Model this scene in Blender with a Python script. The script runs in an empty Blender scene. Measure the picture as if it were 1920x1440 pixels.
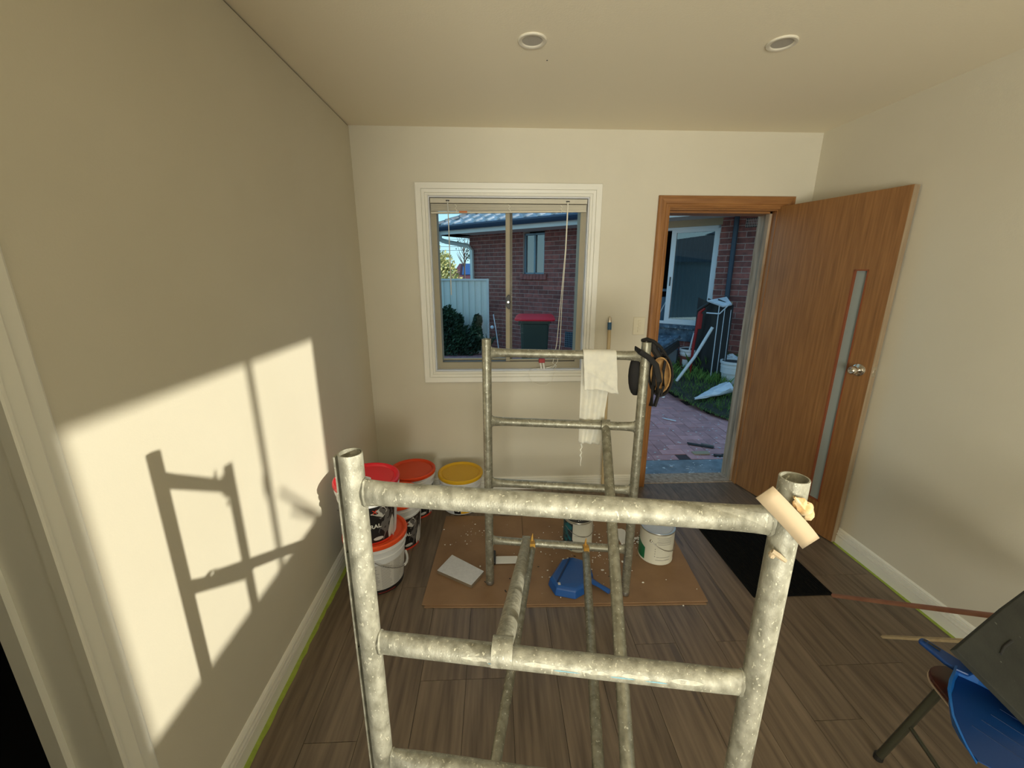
import bpy, math, random
from mathutils import Vector, Matrix
random.seed(7)
PI = math.pi
SC = bpy.context.scene
COL = SC.collection

# ---------------------------------------------------------------- camera, sky, sun, fill, exposure
CAM_H = 1.5618
cd = bpy.data.cameras.new('camera'); cam = bpy.data.objects.new('camera', cd); COL.objects.link(cam)
R = Matrix(((0.9991, -0.0421, 0.0015), (-0.0095, -0.2603, -0.9655), (0.0410, 0.9646, -0.2604)))  # rows: right, down, forward
m = Matrix(((R[0][0], -R[1][0], -R[2][0]), (R[0][1], -R[1][1], -R[2][1]), (R[0][2], -R[1][2], -R[2][2]))).to_4x4()
m.translation = (0, 0, CAM_H)
cam.matrix_world = m
cd.sensor_width = 36; cd.lens = 36 * 773.7 / 1920; cd.clip_start = 0.02; cd.clip_end = 300
SC.camera = cam
SC.view_settings.view_transform = 'Standard'; SC.view_settings.look = 'None'
SC.view_settings.gamma = 1; SC.view_settings.use_curve_mapping = False
SC.view_settings.exposure = 0.0

w = bpy.data.worlds.new('sky'); SC.world = w; w.use_nodes = True
nt = w.node_tree; nt.nodes.clear()
out = nt.nodes.new('ShaderNodeOutputWorld'); bg = nt.nodes.new('ShaderNodeBackground')
tc = nt.nodes.new('ShaderNodeTexCoord'); sx = nt.nodes.new('ShaderNodeSeparateXYZ'); cr = nt.nodes.new('ShaderNodeValToRGB')
nt.links.new(tc.outputs['Generated'], sx.inputs[0]); nt.links.new(sx.outputs['Z'], cr.inputs[0])
cr.color_ramp.elements[0].position = 0.0; cr.color_ramp.elements[0].color = (0.55, 0.86, 0.94, 1)
cr.color_ramp.elements[1].position = 0.6; cr.color_ramp.elements[1].color = (0.24, 0.50, 0.80, 1)
e = cr.color_ramp.elements.new(0.18); e.color = (0.36, 0.76, 0.92, 1)
nt.links.new(cr.outputs[0], bg.inputs[0]); bg.inputs[1].default_value = 1.15
nt.links.new(bg.outputs[0], out.inputs[0])

sd = bpy.data.lights.new('sun', 'SUN'); so = bpy.data.objects.new('sun', sd); COL.objects.link(so)
sd.energy = 4.1; sd.color = (1.0, 0.95, 0.78); sd.angle = math.radians(0.8)
so.rotation_euler = Vector((-1, 0.527, -0.2245)).to_track_quat('-Z', 'Y').to_euler()
so.location = (6, -4, 5)
ad = bpy.data.lights.new('rear_fill', 'AREA'); ao = bpy.data.objects.new('rear_fill', ad); COL.objects.link(ao)  # added warm fill light behind the camera, not a known source
ad.shape = 'RECTANGLE'; ad.size = 1.3; ad.size_y = 1.6; ad.energy = 120; ad.color = (1.0, 0.96, 0.82); ad.spread = math.radians(150)
ao.location = (-.10, -2.95, .95); ao.rotation_euler = Vector((.10, .78, .60)).to_track_quat('-Z', 'Y').to_euler()

# ---------------------------------------------------------------- materials
def _mat(name):
    mt = bpy.data.materials.new(name); mt.use_nodes = True
    n = mt.node_tree.nodes; b = n['Principled BSDF']
    return mt, n, mt.node_tree.links, b
def pm(name, c, rough=.6, metal=0.0, c2=None, scale=12.0, lo=.35, hi=.65, stretch=(1, 1, 1), bump=0.0, bscale=None, rnd=0.0, detail=4, spec=None, coord='Object', c3=None, s3=60, t3=.66):
    """noise-mottled principled material; c2 = second colour, c3 = sparse speck colour"""
    mt, n, l, b = _mat(name)
    b.inputs['Roughness'].default_value = rough; b.inputs['Metallic'].default_value = metal
    if spec is not None: b.inputs['Specular IOR Level'].default_value = spec
    tcn = n.new('ShaderNodeTexCoord'); mp = n.new('ShaderNodeMapping'); mp.inputs['Scale'].default_value = stretch
    l.new(tcn.outputs[coord], mp.inputs[0]); vec = mp.outputs[0]
    oi = None
    if rnd:
        oi = n.new('ShaderNodeObjectInfo'); va = n.new('ShaderNodeVectorMath'); va.operation = 'ADD'
        ms = n.new('ShaderNodeVectorMath'); ms.operation = 'SCALE'; cx = n.new('ShaderNodeCombineXYZ')
        for i in range(3): l.new(oi.outputs['Random'], cx.inputs[i])
        l.new(cx.outputs[0], ms.inputs[0]); ms.inputs['Scale'].default_value = 37.0
        l.new(vec, va.inputs[0]); l.new(ms.outputs[0], va.inputs[1]); vec = va.outputs[0]
    col = None
    if c2 is not None:
        nz = n.new('ShaderNodeTexNoise'); nz.inputs['Scale'].default_value = scale; nz.inputs['Detail'].default_value = detail
        l.new(vec, nz.inputs['Vector'])
        rp = n.new('ShaderNodeValToRGB'); rp.color_ramp.elements[0].position = lo; rp.color_ramp.elements[1].position = hi
        rp.color_ramp.elements[0].color = (*c, 1); rp.color_ramp.elements[1].color = (*c2, 1)
        l.new(nz.outputs['Fac'], rp.inputs[0]); col = rp.outputs[0]
    if c3 is not None:
        nz3 = n.new('ShaderNodeTexNoise'); nz3.inputs['Scale'].default_value = s3; nz3.inputs['Detail'].default_value = 2
        l.new(vec, nz3.inputs['Vector'])
        r3 = n.new('ShaderNodeValToRGB'); r3.color_ramp.elements[0].position = t3; r3.color_ramp.elements[1].position = t3 + .02
        r3.color_ramp.elements[0].color = (0, 0, 0, 1); r3.color_ramp.elements[1].color = (1, 1, 1, 1)
        l.new(nz3.outputs['Fac'], r3.inputs[0])
        mx = n.new('ShaderNodeMix'); mx.data_type = 'RGBA'; l.new(r3.outputs[0], mx.inputs[0])
        if col: l.new(col, mx.inputs[6])
        else: mx.inputs[6].default_value = (*c, 1)
        mx.inputs[7].default_value = (*c3, 1); col = mx.outputs[2]
    if rnd:
        hs = n.new('ShaderNodeHueSaturation'); mr = n.new('ShaderNodeMapRange')
        mr.inputs[3].default_value = 1 - rnd; mr.inputs[4].default_value = 1 + rnd
        l.new(oi.outputs['Random'], mr.inputs[0]); l.new(mr.outputs[0], hs.inputs['Value'])
        if col: l.new(col, hs.inputs['Color'])
        else: hs.inputs['Color'].default_value = (*c, 1)
        col = hs.outputs[0]
    if col: l.new(col, b.inputs['Base Color'])
    else: b.inputs['Base Color'].default_value = (*c, 1)
    if bump:
        nb = n.new('ShaderNodeTexNoise'); nb.inputs['Scale'].default_value = bscale or scale * 3; nb.inputs['Detail'].default_value = 3
        l.new(vec, nb.inputs['Vector']); bp = n.new('ShaderNodeBump'); bp.inputs['Strength'].default_value = bump; bp.inputs['Distance'].default_value = .004
        l.new(nb.outputs['Fac'], bp.inputs['Height']); l.new(bp.outputs[0], b.inputs['Normal'])
    return mt
def glass(name, tint=(1, 1, 1), rough=0.0, ior=1.45):
    mt, n, l, b = _mat(name); n.remove(b)
    o = n['Material Output']; t = n.new('ShaderNodeBsdfTransparent'); t.inputs[0].default_value = (*tint, 1)
    g = n.new('ShaderNodeBsdfGlossy'); g.inputs['Roughness'].default_value = rough
    f = n.new('ShaderNodeFresnel'); f.inputs[0].default_value = ior; mx = n.new('ShaderNodeMixShader')
    l.new(f.outputs[0], mx.inputs[0]); l.new(t.outputs[0], mx.inputs[1]); l.new(g.outputs[0], mx.inputs[2]); l.new(mx.outputs[0], o.inputs[0])
    return mt
M = {}
M['wall'] = pm('wall_paint', (.68, .635, .52), .75, c2=(.66, .615, .50), scale=2.5, bump=.08, bscale=180)
M['ceiling'] = pm('ceiling_paint', (.88, .80, .62), .85, bump=.1, bscale=140)
M['trim'] = pm('gloss_trim_paint', (.82, .80, .72), .42)
M['reveal'] = pm('window_reveal_white', (.80, .81, .84), .5)
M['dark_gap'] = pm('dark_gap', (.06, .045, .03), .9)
M['plank'] = pm('grey_brown_vinyl_plank', (.205, .152, .104), .42, c2=(.098, .070, .047), scale=17, stretch=(2.8, .17, 1), rnd=.07, detail=11, lo=.33, hi=.70, bump=.08, bscale=60, c3=(.10, .075, .055), s3=5, t3=.70)
M['subfloor'] = pm('subfloor', (.05, .04, .03), .9)
M['tape'] = pm('green_masking_tape', (.36, .45, .06), .7, c2=(.28, .37, .05), scale=40)
M['alu'] = pm('weathered_aluminium_tube', (.23, .222, .170), .50, .30, c2=(.45, .435, .355), scale=60, stretch=(1, 1, .6), bump=.16, bscale=420, c3=(.58, .56, .45), s3=190, t3=.645, lo=.32, hi=.68, detail=7)
M['alu_far'] = pm('dull_aluminium_tube', (.22, .21, .155), .42, .5, c2=(.36, .345, .27), scale=45, bump=.2, bscale=200, c3=(.60, .58, .48), s3=110, t3=.66, detail=6)
M['alu_clean'] = pm('smooth_aluminium', (.55, .54, .47), .35, .6, c2=(.45, .43, .37), scale=20)
M['yellow_plastic'] = pm('yellow_plastic', (.62, .34, .05), .5, c2=(.5, .26, .04), scale=40)
M['black'] = pm('black_plastic', (.012, .012, .012), .45)
M['black_fabric'] = pm('black_webbing', (.010, .009, .009), .8, bump=.2, bscale=300)
M['mat'] = pm('black_ribbed_mat', (.006, .006, .006), .95, spec=.1)
M['card'] = pm('corrugated_cardboard', (.29, .175, .095), .8, c2=(.235, .138, .072), scale=6, bump=.1, bscale=90, c3=(.13, .07, .035), s3=14, t3=.735)
M['card_edge'] = pm('cardboard_edge', (.22, .115, .055), .9)
M['white_chip'] = pm('white_plaster_crumbs', (.80, .78, .72), .8)
M['white_plastic'] = pm('white_plastic', (.72, .71, .66), .4)
M['white_tile'] = pm('white_board_face', (.66, .67, .69), .5, c2=(.60, .61, .63), scale=60)
M['ply_edge'] = pm('board_edge', (.20, .15, .10), .8)
M['orange_lid'] = pm('orange_plastic_lid', (.78, .075, .012), .38)
M['orange_lid_dull'] = pm('deep_orange_plastic_lid', (.70, .055, .008), .38)
M['red_lid'] = pm('red_plastic_lid', (.72, .012, .03), .35)
M['yellow_lid'] = pm('yellow_plastic_lid', (.70, .40, .010), .4)
M['label_black'] = pm('label_black', (.012, .011, .012), .4)
M['label_grey'] = pm('label_grey', (.13, .12, .115), .45)
M['label_light'] = pm('label_pale_grey', (.58, .56, .52), .5)
M['label_text'] = pm('label_fine_print', (.22, .21, .19), .5)
M['label_red'] = pm('label_red', (.70, .05, .02), .5)
M['label_yellow'] = pm('label_yellow', (.75, .42, .03), .5)
M['green_label'] = pm('green_label', (.005, .14, .055), .4)
M['teal_label'] = pm('teal_label', (.012, .12, .15), .45, c2=(.02, .03, .04), scale=30, lo=.45, hi=.52)
M['tin'] = pm('tin_rim', (.55, .53, .47), .3, .9)
M['can_paper'] = pm('can_cream_label', (.62, .60, .50), .45)
M['lid_film'] = pm('can_white_lid', (.55, .58, .62), .35, c2=(.48, .51, .56), scale=10)
M['wire'] = pm('steel_wire', (.30, .29, .26), .4, .8)
M['blue_plastic'] = pm('blue_plastic', (.010, .085, .33), .38)
M['blue_plastic2'] = pm('bright_blue_plastic', (.004, .045, .20), .42)
M['door_wood'] = pm('stained_door_veneer', (.33, .155, .052), .42, c2=(.19, .085, .027), scale=22, stretch=(3.5, 3.5, .16), detail=8, lo=.3, hi=.72, bump=.05, bscale=60)
M['jamb_wood'] = pm('stained_timber_frame', (.36, .165, .052), .45, c2=(.20, .080, .022), scale=14, stretch=(3, 3, .25), detail=6, lo=.3, hi=.75)
M['head_wood'] = pm('stained_timber_head', (.36, .165, .052), .45, c2=(.20, .080, .022), scale=14, stretch=(.25, 3, 3), detail=6, lo=.3, hi=.75)
M['raw_wood'] = pm('weathered_bare_timber', (.42, .33, .24), .75, c2=(.24, .17, .11), scale=12, stretch=(3, 3, .3), detail=6)
M['edge_wood'] = pm('pale_door_edge', (.38, .29, .19), .6, c2=(.30, .22, .14), scale=20, stretch=(3, 3, .2))
M['red_bead'] = pm('red_brown_bead', (.24, .065, .022), .45)
M['frosted'] = pm('frosted_glass', (.30, .34, .33), .35)
M['chrome'] = pm('brushed_chrome', (.72, .68, .62), .18, 1.0)
M['frame_beige'] = pm('beige_aluminium_frame', (.38, .34, .25), .6, spec=.2)
M['frame_dark'] = pm('bronze_track', (.10, .085, .06), .5, .3)  # darker tone for the track and the outer interlock stile
M['glass'] = glass('clear_pane', ior=1.06)
M['blind'] = pm('cream_blind_metal', (.60, .56, .45), .45)
M['cord'] = pm('cream_cord', (.80, .77, .66), .7)
M['wand'] = pm('clear_wand', (.62, .62, .58), .2)
M['orange_tag'] = pm('orange_tag', (.60, .20, .06), .6)
M['switch'] = pm('cream_switch_plastic', (.72, .66, .50), .35)
M['stick'] = pm('broom_handle_timber', (.52, .30, .14), .55, c2=(.42, .22, .10), scale=14, stretch=(3, 3, .3))
M['pale_stick'] = pm('pale_pole_timber', (.60, .47, .27), .55, c2=(.5, .37, .2), scale=14, stretch=(3, 3, .3))
M['redstick'] = pm('red_brown_pole_timber', (.36, .17, .10), .55, c2=(.28, .12, .07), scale=14)
M['bluetape'] = pm('blue_sleeve', (.03, .11, .22), .5)
M['cloth'] = pm('off_white_cloth', (.80, .77, .66), .85, c2=(.72, .70, .62), scale=30, bump=.3, bscale=400)
M['tan'] = pm('tan_padding', (.45, .27, .10), .8, c2=(.30, .16, .06), scale=30)
M['downlight'] = pm('downlight_ring', (.74, .69, .57), .5)
M['diffuser'] = pm('downlight_diffuser', (.46, .43, .37), .5)
M['seat'] = pm('dark_red_brown_plywood', (.075, .013, .006), .28, c2=(.05, .008, .004), scale=20)
M['seat_edge'] = pm('worn_pale_seat_edge', (.50, .38, .28), .6)
M['steel'] = pm('grey_green_steel_tube', (.075, .075, .052), .35, .5)
M['pad'] = pm('charcoal_foam_board', (.030, .031, .024), .9, c2=(.020, .021, .017), scale=12, bump=.2, bscale=120, c3=(.14, .14, .12), s3=30, t3=.74)
M['strip'] = pm('buff_card_strip', (.44, .34, .22), .7)
M['foam'] = pm('dried_expanding_foam', (.55, .30, .10), .7, c2=(.66, .55, .34), scale=60, bump=.6, bscale=90)
# outdoor
M['mortar'] = pm('mortar', (.46, .37, .34), .9)
M['brick'] = pm('red_brown_brick', (.30, .098, .080), .85, c2=(.175, .062, .056), scale=14, rnd=.30, bump=.3, bscale=60)
M['paver'] = pm('pinkish_clay_paver', (.56, .28, .27), .85, c2=(.42, .21, .21), scale=8, rnd=.16, bump=.3, bscale=60, c3=(.45, .42, .42), s3=35, t3=.74)
M['paver_joint'] = pm('sandy_joint', (.065, .045, .045), .95)
M['concrete'] = pm('grey_concrete', (.24, .27, .29), .9, c2=(.15, .17, .185), scale=9, bump=.4, bscale=40, c3=(.52, .54, .54), s3=20, t3=.69)
M['soil'] = pm('dark_soil', (.045, .040, .030), .95, c2=(.02, .022, .014), scale=8)
M['grass'] = pm('green_grass', (.13, .24, .045), .8, c2=(.07, .15, .03), scale=4, coord='Generated')
M['tile'] = pm('glazed_roof_tile', (.60, .60, .62), .25, c2=(.42, .43, .47), scale=12, rnd=.15)
M['ridge'] = pm('grey_ridge_tile', (.30, .28, .27), .7, c2=(.20, .19, .19), scale=10, rnd=.1)
M['gutter'] = pm('dark_blue_gutter', (.030, .055, .10), .35)
M['fascia'] = pm('white_fascia', (.62, .62, .60), .6)
M['soffit'] = pm('white_soffit', (.62, .62, .58), .7)
M['downpipe'] = pm('pale_green_grey_downpipe', (.60, .66, .64), .5)
M['bluepipe'] = pm('slate_blue_downpipe', (.035, .055, .085), .5)
M['bluegrey'] = pm('blue_grey_window_frame', (.16, .24, .30), .4, .3)
M['curtain'] = pm('grey_green_curtain', (.05, .105, .125), .9)
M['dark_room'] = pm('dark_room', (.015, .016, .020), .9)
M['house_glass'] = glass('house_window_pane', (.55, .68, .74), 0.01, 2.9)
M['white_alu'] = pm('white_aluminium_frame', (.62, .66, .70), .4)
M['timber_head'] = pm('beige_timber_head', (.34, .27, .17), .7)
M['blue_sill'] = pm('flaking_blue_sill', (.10, .17, .24), .8, c2=(.04, .06, .09), scale=14, c3=(.3, .34, .36), s3=22, t3=.66)
M['fence'] = pm('pale_green_steel_fence', (.68, .72, .66), .5)
M['fence_cap'] = pm('fence_cap_rail', (.62, .66, .64), .5)
M['leaf_dark'] = pm('dark_green_leaf', (.030, .080, .030), .7, c2=(.012, .035, .016), scale=3)
M['leaf_sun'] = pm('yellow_green_leaf', (.62, .60, .26), .8, c2=(.36, .37, .14), scale=1.2)
M['bark'] = pm('bark', (.12, .09, .07), .9)
M['bin_green'] = pm('dark_green_bin_plastic', (.025, .050, .036), .4, spec=.6)
M['bin_red'] = pm('red_bin_lid', (.72, .018, .035), .35)
M['solar'] = pm('blue_solar_panel', (.03, .09, .26), .25)
M['far_roof'] = pm('maroon_roof', (.16, .05, .06), .8)
M['render'] = pm('rendered_exterior', (.45, .40, .34), .9)
M['dark_roof'] = pm('dark_metal_roof', (.06, .08, .09), .6)
M['red_paint'] = pm('red_painted_steel', (.32, .015, .015), .5)
M['white_bag'] = pm('white_plastic_bag', (.68, .71, .75), .45, c2=(.55, .58, .63), scale=14, bump=.4, bscale=40)
M['white_bucket'] = pm('white_bucket_plastic', (.70, .71, .72), .5)
M['white_pvc'] = pm('white_pvc_pipe', (.62, .66, .68), .45)
M['brown_label'] = pm('brown_red_label', (.20, .06, .04), .6)
M['blue_box'] = pm('pale_blue_box', (.14, .22, .30), .7)
M['debris'] = pm('dark_debris', (.03, .03, .03), .9)
M['cable'] = pm('overhead_cable', (.10, .12, .13), .8)

# ---------------------------------------------------------------- mesh helpers
class MB:
    def __init__(s): s.v = []; s.f = []
    def add(s, vs, fs):
        o = len(s.v); s.v += [tuple(x) for x in vs]; s.f += [tuple(i + o for i in f) for f in fs]; return s
    def box(s, lo, hi, rot=None, piv=None):
        x0, y0, z0 = lo; x1, y1, z1 = hi
        vs = [Vector(p) for p in ((x0, y0, z0), (x1, y0, z0), (x1, y1, z0), (x0, y1, z0), (x0, y0, z1), (x1, y0, z1), (x1, y1, z1), (x0, y1, z1))]
        if rot is not None:
            pv = Vector(piv) if piv is not None else (Vector(lo) + Vector(hi)) / 2
            vs = [rot @ (v - pv) + pv for v in vs]
        return s.add(vs, ((0, 3, 2, 1), (4, 5, 6, 7), (0, 1, 5, 4), (1, 2, 6, 5), (2, 3, 7, 6), (3, 0, 4, 7)))
    def prism(s, poly, z0, z1, M4=None):
        """poly in xy, extruded z0..z1, optional matrix"""
        n = len(poly); vs = [Vector((p[0], p[1], z0)) for p in poly] + [Vector((p[0], p[1], z1)) for p in poly]
        if M4 is not None: vs = [M4 @ v for v in vs]
        return s.add(vs, [tuple(range(n - 1, -1, -1)), tuple(range(n, 2 * n))] + [(i, (i + 1) % n, n + (i + 1) % n, n + i) for i in range(n)])
    def slab(s, pts, th):
        """polygon given by 3-D points (planar), thickness th along -normal"""
        P = [Vector(p) for p in pts]; nn = Vector((0, 0, 0))
        for i in range(1, len(P) - 1): nn += (P[i] - P[0]).cross(P[i + 1] - P[0])
        nn.normalize(); n = len(P)
        vs = P + [p - nn * th for p in P]
        return s.add(vs, [tuple(range(n)), tuple(range(2 * n - 1, n - 1, -1))] + [(i, n + i, n + (i + 1) % n, (i + 1) % n) for i in range(n)])
    def rings(s, rings, caps=True, closed=False):
        n = len(rings[0]); vs = [p for r in rings for p in r]; fs = []
        k = len(rings)
        for a in range(k if closed else k - 1):
            b = (a + 1) % k
            for i in range(n):
                j = (i + 1) % n; fs.append((a * n + i, a * n + j, b * n + j, b * n + i))
        if caps and not closed: fs += [tuple(range(n - 1, -1, -1)), tuple(range((k - 1) * n, k * n))]
        return s.add(vs, fs)
    def path(s, pts, r, n=10, caps=True, ry=None, up=(0, 0, 1)):
        """tube along points; r float or list; ry = second half-axis (elliptic) along the up direction"""
        P = [Vector(p) for p in pts]; rr = r if isinstance(r, (list, tuple)) else [r] * len(P)
        r2 = ry if isinstance(ry, (list, tuple)) else ([ry] * len(P) if ry is not None else rr)
        rings = []; U = Vector(up)
        for i, p in enumerate(P):
            d = (P[min(i + 1, len(P) - 1)] - P[max(i - 1, 0)]).normalized()
            u = U - d * U.dot(d)
            if u.length < .05: u = Vector((0, 1, 0)) - d * d.y
            if u.length < .05: u = Vector((1, 0, 0)) - d * d.x
            u.normalize(); U = u if ry is None else U; v = d.cross(u)
            rings.append([p + v * (rr[i] * math.cos(2 * PI * k / n)) + u * (r2[i] * math.sin(2 * PI * k / n)) for k in range(n)])
        return s.rings(rings, caps)
    def lathe(s, prof, n=32, c=(0, 0, 0), M4=None, caps=False):
        rings = []
        for (r, z) in prof:
            ring = [Vector((r * math.cos(2 * PI * k / n), r * math.sin(2 * PI * k / n), z)) for k in range(n)]
            if M4 is not None: ring = [M4 @ v for v in ring]
            rings.append([v + Vector(c) for v in ring])
        return s.rings(rings, caps)
    def ell(s, c, r, nu=10, nv=8, rot=None, jit=0):
        rings = []
        for a in range(nv + 1):
            t = PI * a / nv; tt = min(max(t, .03), PI - .03); ring = []
            for k in range(nu):
                f = 2 * PI * k / nu; q = 1 + (random.uniform(-jit, jit) if jit else 0)
                v = Vector((r[0] * math.sin(tt) * math.cos(f) * q, r[1] * math.sin(tt) * math.sin(f) * q, r[2] * math.cos(tt) * q))
                if rot is not None: v = rot @ v
                ring.append(v + Vector(c))
            rings.append(ring)
        return s.rings(rings[::-1], True)
    def mesh(s, name, off=(0, 0, 0)):
        me = bpy.data.meshes.new(name); o = Vector(off)
        me.from_pydata([tuple(Vector(v) - o) for v in s.v], [], s.f); me.update(); return me
    def quad(s, a, b, c, d): return s.add([a, b, c, d], [(0, 1, 2, 3)])
    def build(s, name, mat, parent=None, loc=None, smooth=False, bevel=0, local=False, solid=0, sub=0):
        off = Vector((0, 0, 0))
        if loc is not None: off = Vector(loc)
        elif parent is not None and not local: off = absloc(parent)
        me = s.mesh(name, off); me.materials.append(M[mat] if isinstance(mat, str) else mat)
        o = bpy.data.objects.new(name, me); COL.objects.link(o)
        if parent is not None: o.parent = parent
        elif loc is not None: o.location = loc
        if smooth:
            for p in me.polygons: p.use_smooth = True
            me.shade_smooth() if hasattr(me, 'shade_smooth') else None
            try: me.set_sharp_from_angle(angle=math.radians(38))
            except Exception: pass
        if name in ('label_print', 'paint_drips', 'leaves', 'foliage'): o['kind'] = 'stuff'
        if solid: k = o.modifiers.new('solid', 'SOLIDIFY'); k.thickness = solid
        if sub: k = o.modifiers.new('sub', 'SUBSURF'); k.levels = sub; k.render_levels = sub
        if bevel:
            k = o.modifiers.new('bevel', 'BEVEL'); k.width = bevel; k.segments = 2; k.limit_method = 'ANGLE'
        return o
def absloc(o):
    v = Vector((0, 0, 0))
    while o is not None: v += o.location; o = o.parent
    return v
def tag(o, label=None, cat=None, group=None, kind=None):
    if label: o['label'] = label
    if cat: o['category'] = cat
    if group: o['group'] = group
    if kind: o['kind'] = kind
    return o
def thing(name, label, cat, loc=(0, 0, 0), rz=0, group=None, kind=None):
    o = bpy.data.objects.new(name, None); COL.objects.link(o); o.empty_display_size = .05
    o.location = loc; o.rotation_euler = (0, 0, rz)
    return tag(o, label, cat, group, kind)
def link_copy(src, parent, loc, rot=None, scale=None, name=None):
    c = src.copy(); c.parent = parent; c.location = loc
    if rot is not None: c.rotation_euler = rot
    if scale is not None: c.scale = scale
    COL.objects.link(c); return c
def B(lo, hi): return MB().box(lo, hi)
def text_mesh(body, size, bold=0.0):
    cu = bpy.data.curves.new('t', 'FONT'); cu.body = body; cu.size = size; cu.offset = bold; cu.extrude = 0
    cu.align_x = 'CENTER'; cu.align_y = 'CENTER'
    to = bpy.data.objects.new('t', cu); COL.objects.link(to)
    me = bpy.data.meshes.new_from_object(to.evaluated_get(bpy.context.evaluated_depsgraph_get()))
    vs = [v.co.copy() for v in me.vertices]; fs = [tuple(p.vertices) for p in me.polygons]
    bpy.data.objects.remove(to); bpy.data.curves.remove(cu); bpy.data.meshes.remove(me)
    return vs, fs

# ---------------------------------------------------------------- room shell
XL, XR, YB, YR, H = -0.85, 2.048, 2.785, -2.6, 2.4
st = lambda o, **k: tag(o, kind='structure', **k)
# floor slab + planks
floor = B((XL - .1, YR - .1, -.14), (XR + .1, YB + .10, -.006)).build('floor', 'subfloor'); st(floor)
PW, PL = .181, 1.22
pk = B((0.0008, .0008, -.006), (PW - .0008, PL - .0008, 0)).mesh('plank'); pk.materials.append(M['plank'])
ix = 0; x = XL
while x < XR - .01:
    wdt = min(PW, XR - x)
    y = YB + .03 - random.choice((.31, .52, .78, 1.02, .18))
    ys = [YB + .03]
    while ys[-1] > YR: ys.append(y); y -= PL
    for a, b in zip(ys[1:], ys[:-1]):
        o = bpy.data.objects.new('plank', pk); COL.objects.link(o); o.parent = floor
        o.location = (x, a, 0); o.scale = (wdt / PW, (b - a) / PL, 1)
    x += PW; ix += 1
# ceiling
c_ = B((XL - .3, YR - .2, H), (XR + .2, YB + .2, H + .12)).build('ceiling', 'ceiling'); st(c_)
# left wall with a doorway
wl = MB()
TL = .11
wl.box((XL - TL, .715, -.006), (XL, YB + .2, H - .006)); wl.box((XL - TL, YR - .2, -.006), (XL, -.17, H - .006)); wl.box((XL - TL, -.17, 2.06), (XL, .715, H - .006))
st(wl.build('wall_left', 'wall'))
st(B((XL - TL, YR, H - .0055), (XL - .004, YB, H - .0003)).build('gap_shade_strip', 'dark_gap'))  # dark strip standing in for the shade in the gap below the ceiling
# far wall with window and door openings
WX0, WX1, WZ0, WZ1 = -.405, .605, .905, 2.02
DX0, DX1, DZ1 = 1.085, 1.85, 1.965
T = .16
wf = MB()
for lo, hi in (((XL - .1, WX0), (0, H)), ((WX0, WX1), (0, WZ0)), ((WX0, WX1), (WZ1, H)), ((WX1, DX0), (0, H)), ((DX0, DX1), (DZ1, H)), ((DX1, XR + .1), (0, H))):
    wf.box((lo[0], YB, hi[0] - .14 if hi[0] == 0 else hi[0]), (lo[1], YB + T, hi[1]))
st(wf.build('wall_far', 'wall'))
# right wall with the window that lets the sun in
SY0, SY1, SZ0, SZ1 = -.800, .410, 1.080, 1.942
wr = MB()
for (a, b), (c, d) in (((YR - .2, SY0), (-.006, H)), ((SY0, SY1), (-.006, SZ0)), ((SY0, SY1), (SZ1, H)), ((SY1, YB + .16), (-.006, H))):
    wr.box((XR, a, c), (XR + .12, b, d))
st(wr.build('wall_right', 'wall'))
wb = MB()
for (a, b), (c, d) in (((XL - .1, -.80), (-.006, H)), ((-.80, .62), (-.006, .2)), ((-.80, .62), (2.15, H)), ((.62, XR + .1), (-.006, H))): wb.box((a, YR - .12, c), (b, YR, d))
st(wb.build('wall_rear', 'wall'))
# hallway beyond the left doorway
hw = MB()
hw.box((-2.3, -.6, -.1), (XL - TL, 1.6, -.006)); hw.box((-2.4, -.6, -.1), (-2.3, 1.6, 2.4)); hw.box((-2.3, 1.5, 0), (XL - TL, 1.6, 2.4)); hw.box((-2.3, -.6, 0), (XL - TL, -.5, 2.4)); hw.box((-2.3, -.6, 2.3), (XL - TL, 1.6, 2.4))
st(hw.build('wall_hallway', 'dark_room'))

# skirting boards
def skirting(name, a, b, n, mat='trim'):
    """a,b: floor points along the wall; n: into-room normal"""
    A = Vector((*a, 0)); Bv = Vector((*b, 0)); N = Vector((*n, 0)); prof = [(0, 0), (.018, 0), (.018, .050), (.011, .0515), (.011, .056), (.0175, .058), (.0165, .066), (.009, .0675), (.009, .072), (.014, .074), (.013, .082), (.006, .0835), (.006, .088), (.009, .089), (.003, .095), (.0, .096)]
    mb = MB(); r1 = [A + N * p[0] + Vector((0, 0, p[1])) for p in prof]; r2 = [Bv + N * p[0] + Vector((0, 0, p[1])) for p in prof]
    mb.rings([r1, r2]); o = mb.build(name, mat); st(o); return o
skirting('baseboard_left', (XL, YB), (XL, .777), (1, 0))
skirting('baseboard_far', (1.048, YB), (XL, YB), (0, -1))
skirting('baseboard_right', (XR, YR), (XR, YB), (-1, 0))
skirting('baseboard_rear', (XL, YR), (XR, YR), (0, 1))
# green tape on the floor along the skirting
def tape(x0, sgn, y0, y1, label):
    mb = MB(); n = 60; L = []; Rr = []
    for i in range(n + 1):
        y = y0 + (y1 - y0) * i / n; L.append(Vector((x0, y, .0008))); Rr.append(Vector((x0 + sgn * (.020 + random.uniform(-.004, .003)), y, .0008)))
    vs = L + Rr; fs = [(i, n + 1 + i, n + 2 + i, i + 1) for i in range(n)]
    mb.add(vs, fs); o = mb.build('masking_tape', 'tape', loc=(x0, y0, 0)); tag(o, label, 'tape', 'green masking tape along the skirting boards')
tape(XL + .0175, 1, -.1, 2.2, 'green masking tape strip on the floor along the left skirting board')
tape(XR - .0175, -1, YR, YB - .5, 'green masking tape strip on the floor along the right skirting board')
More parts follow.
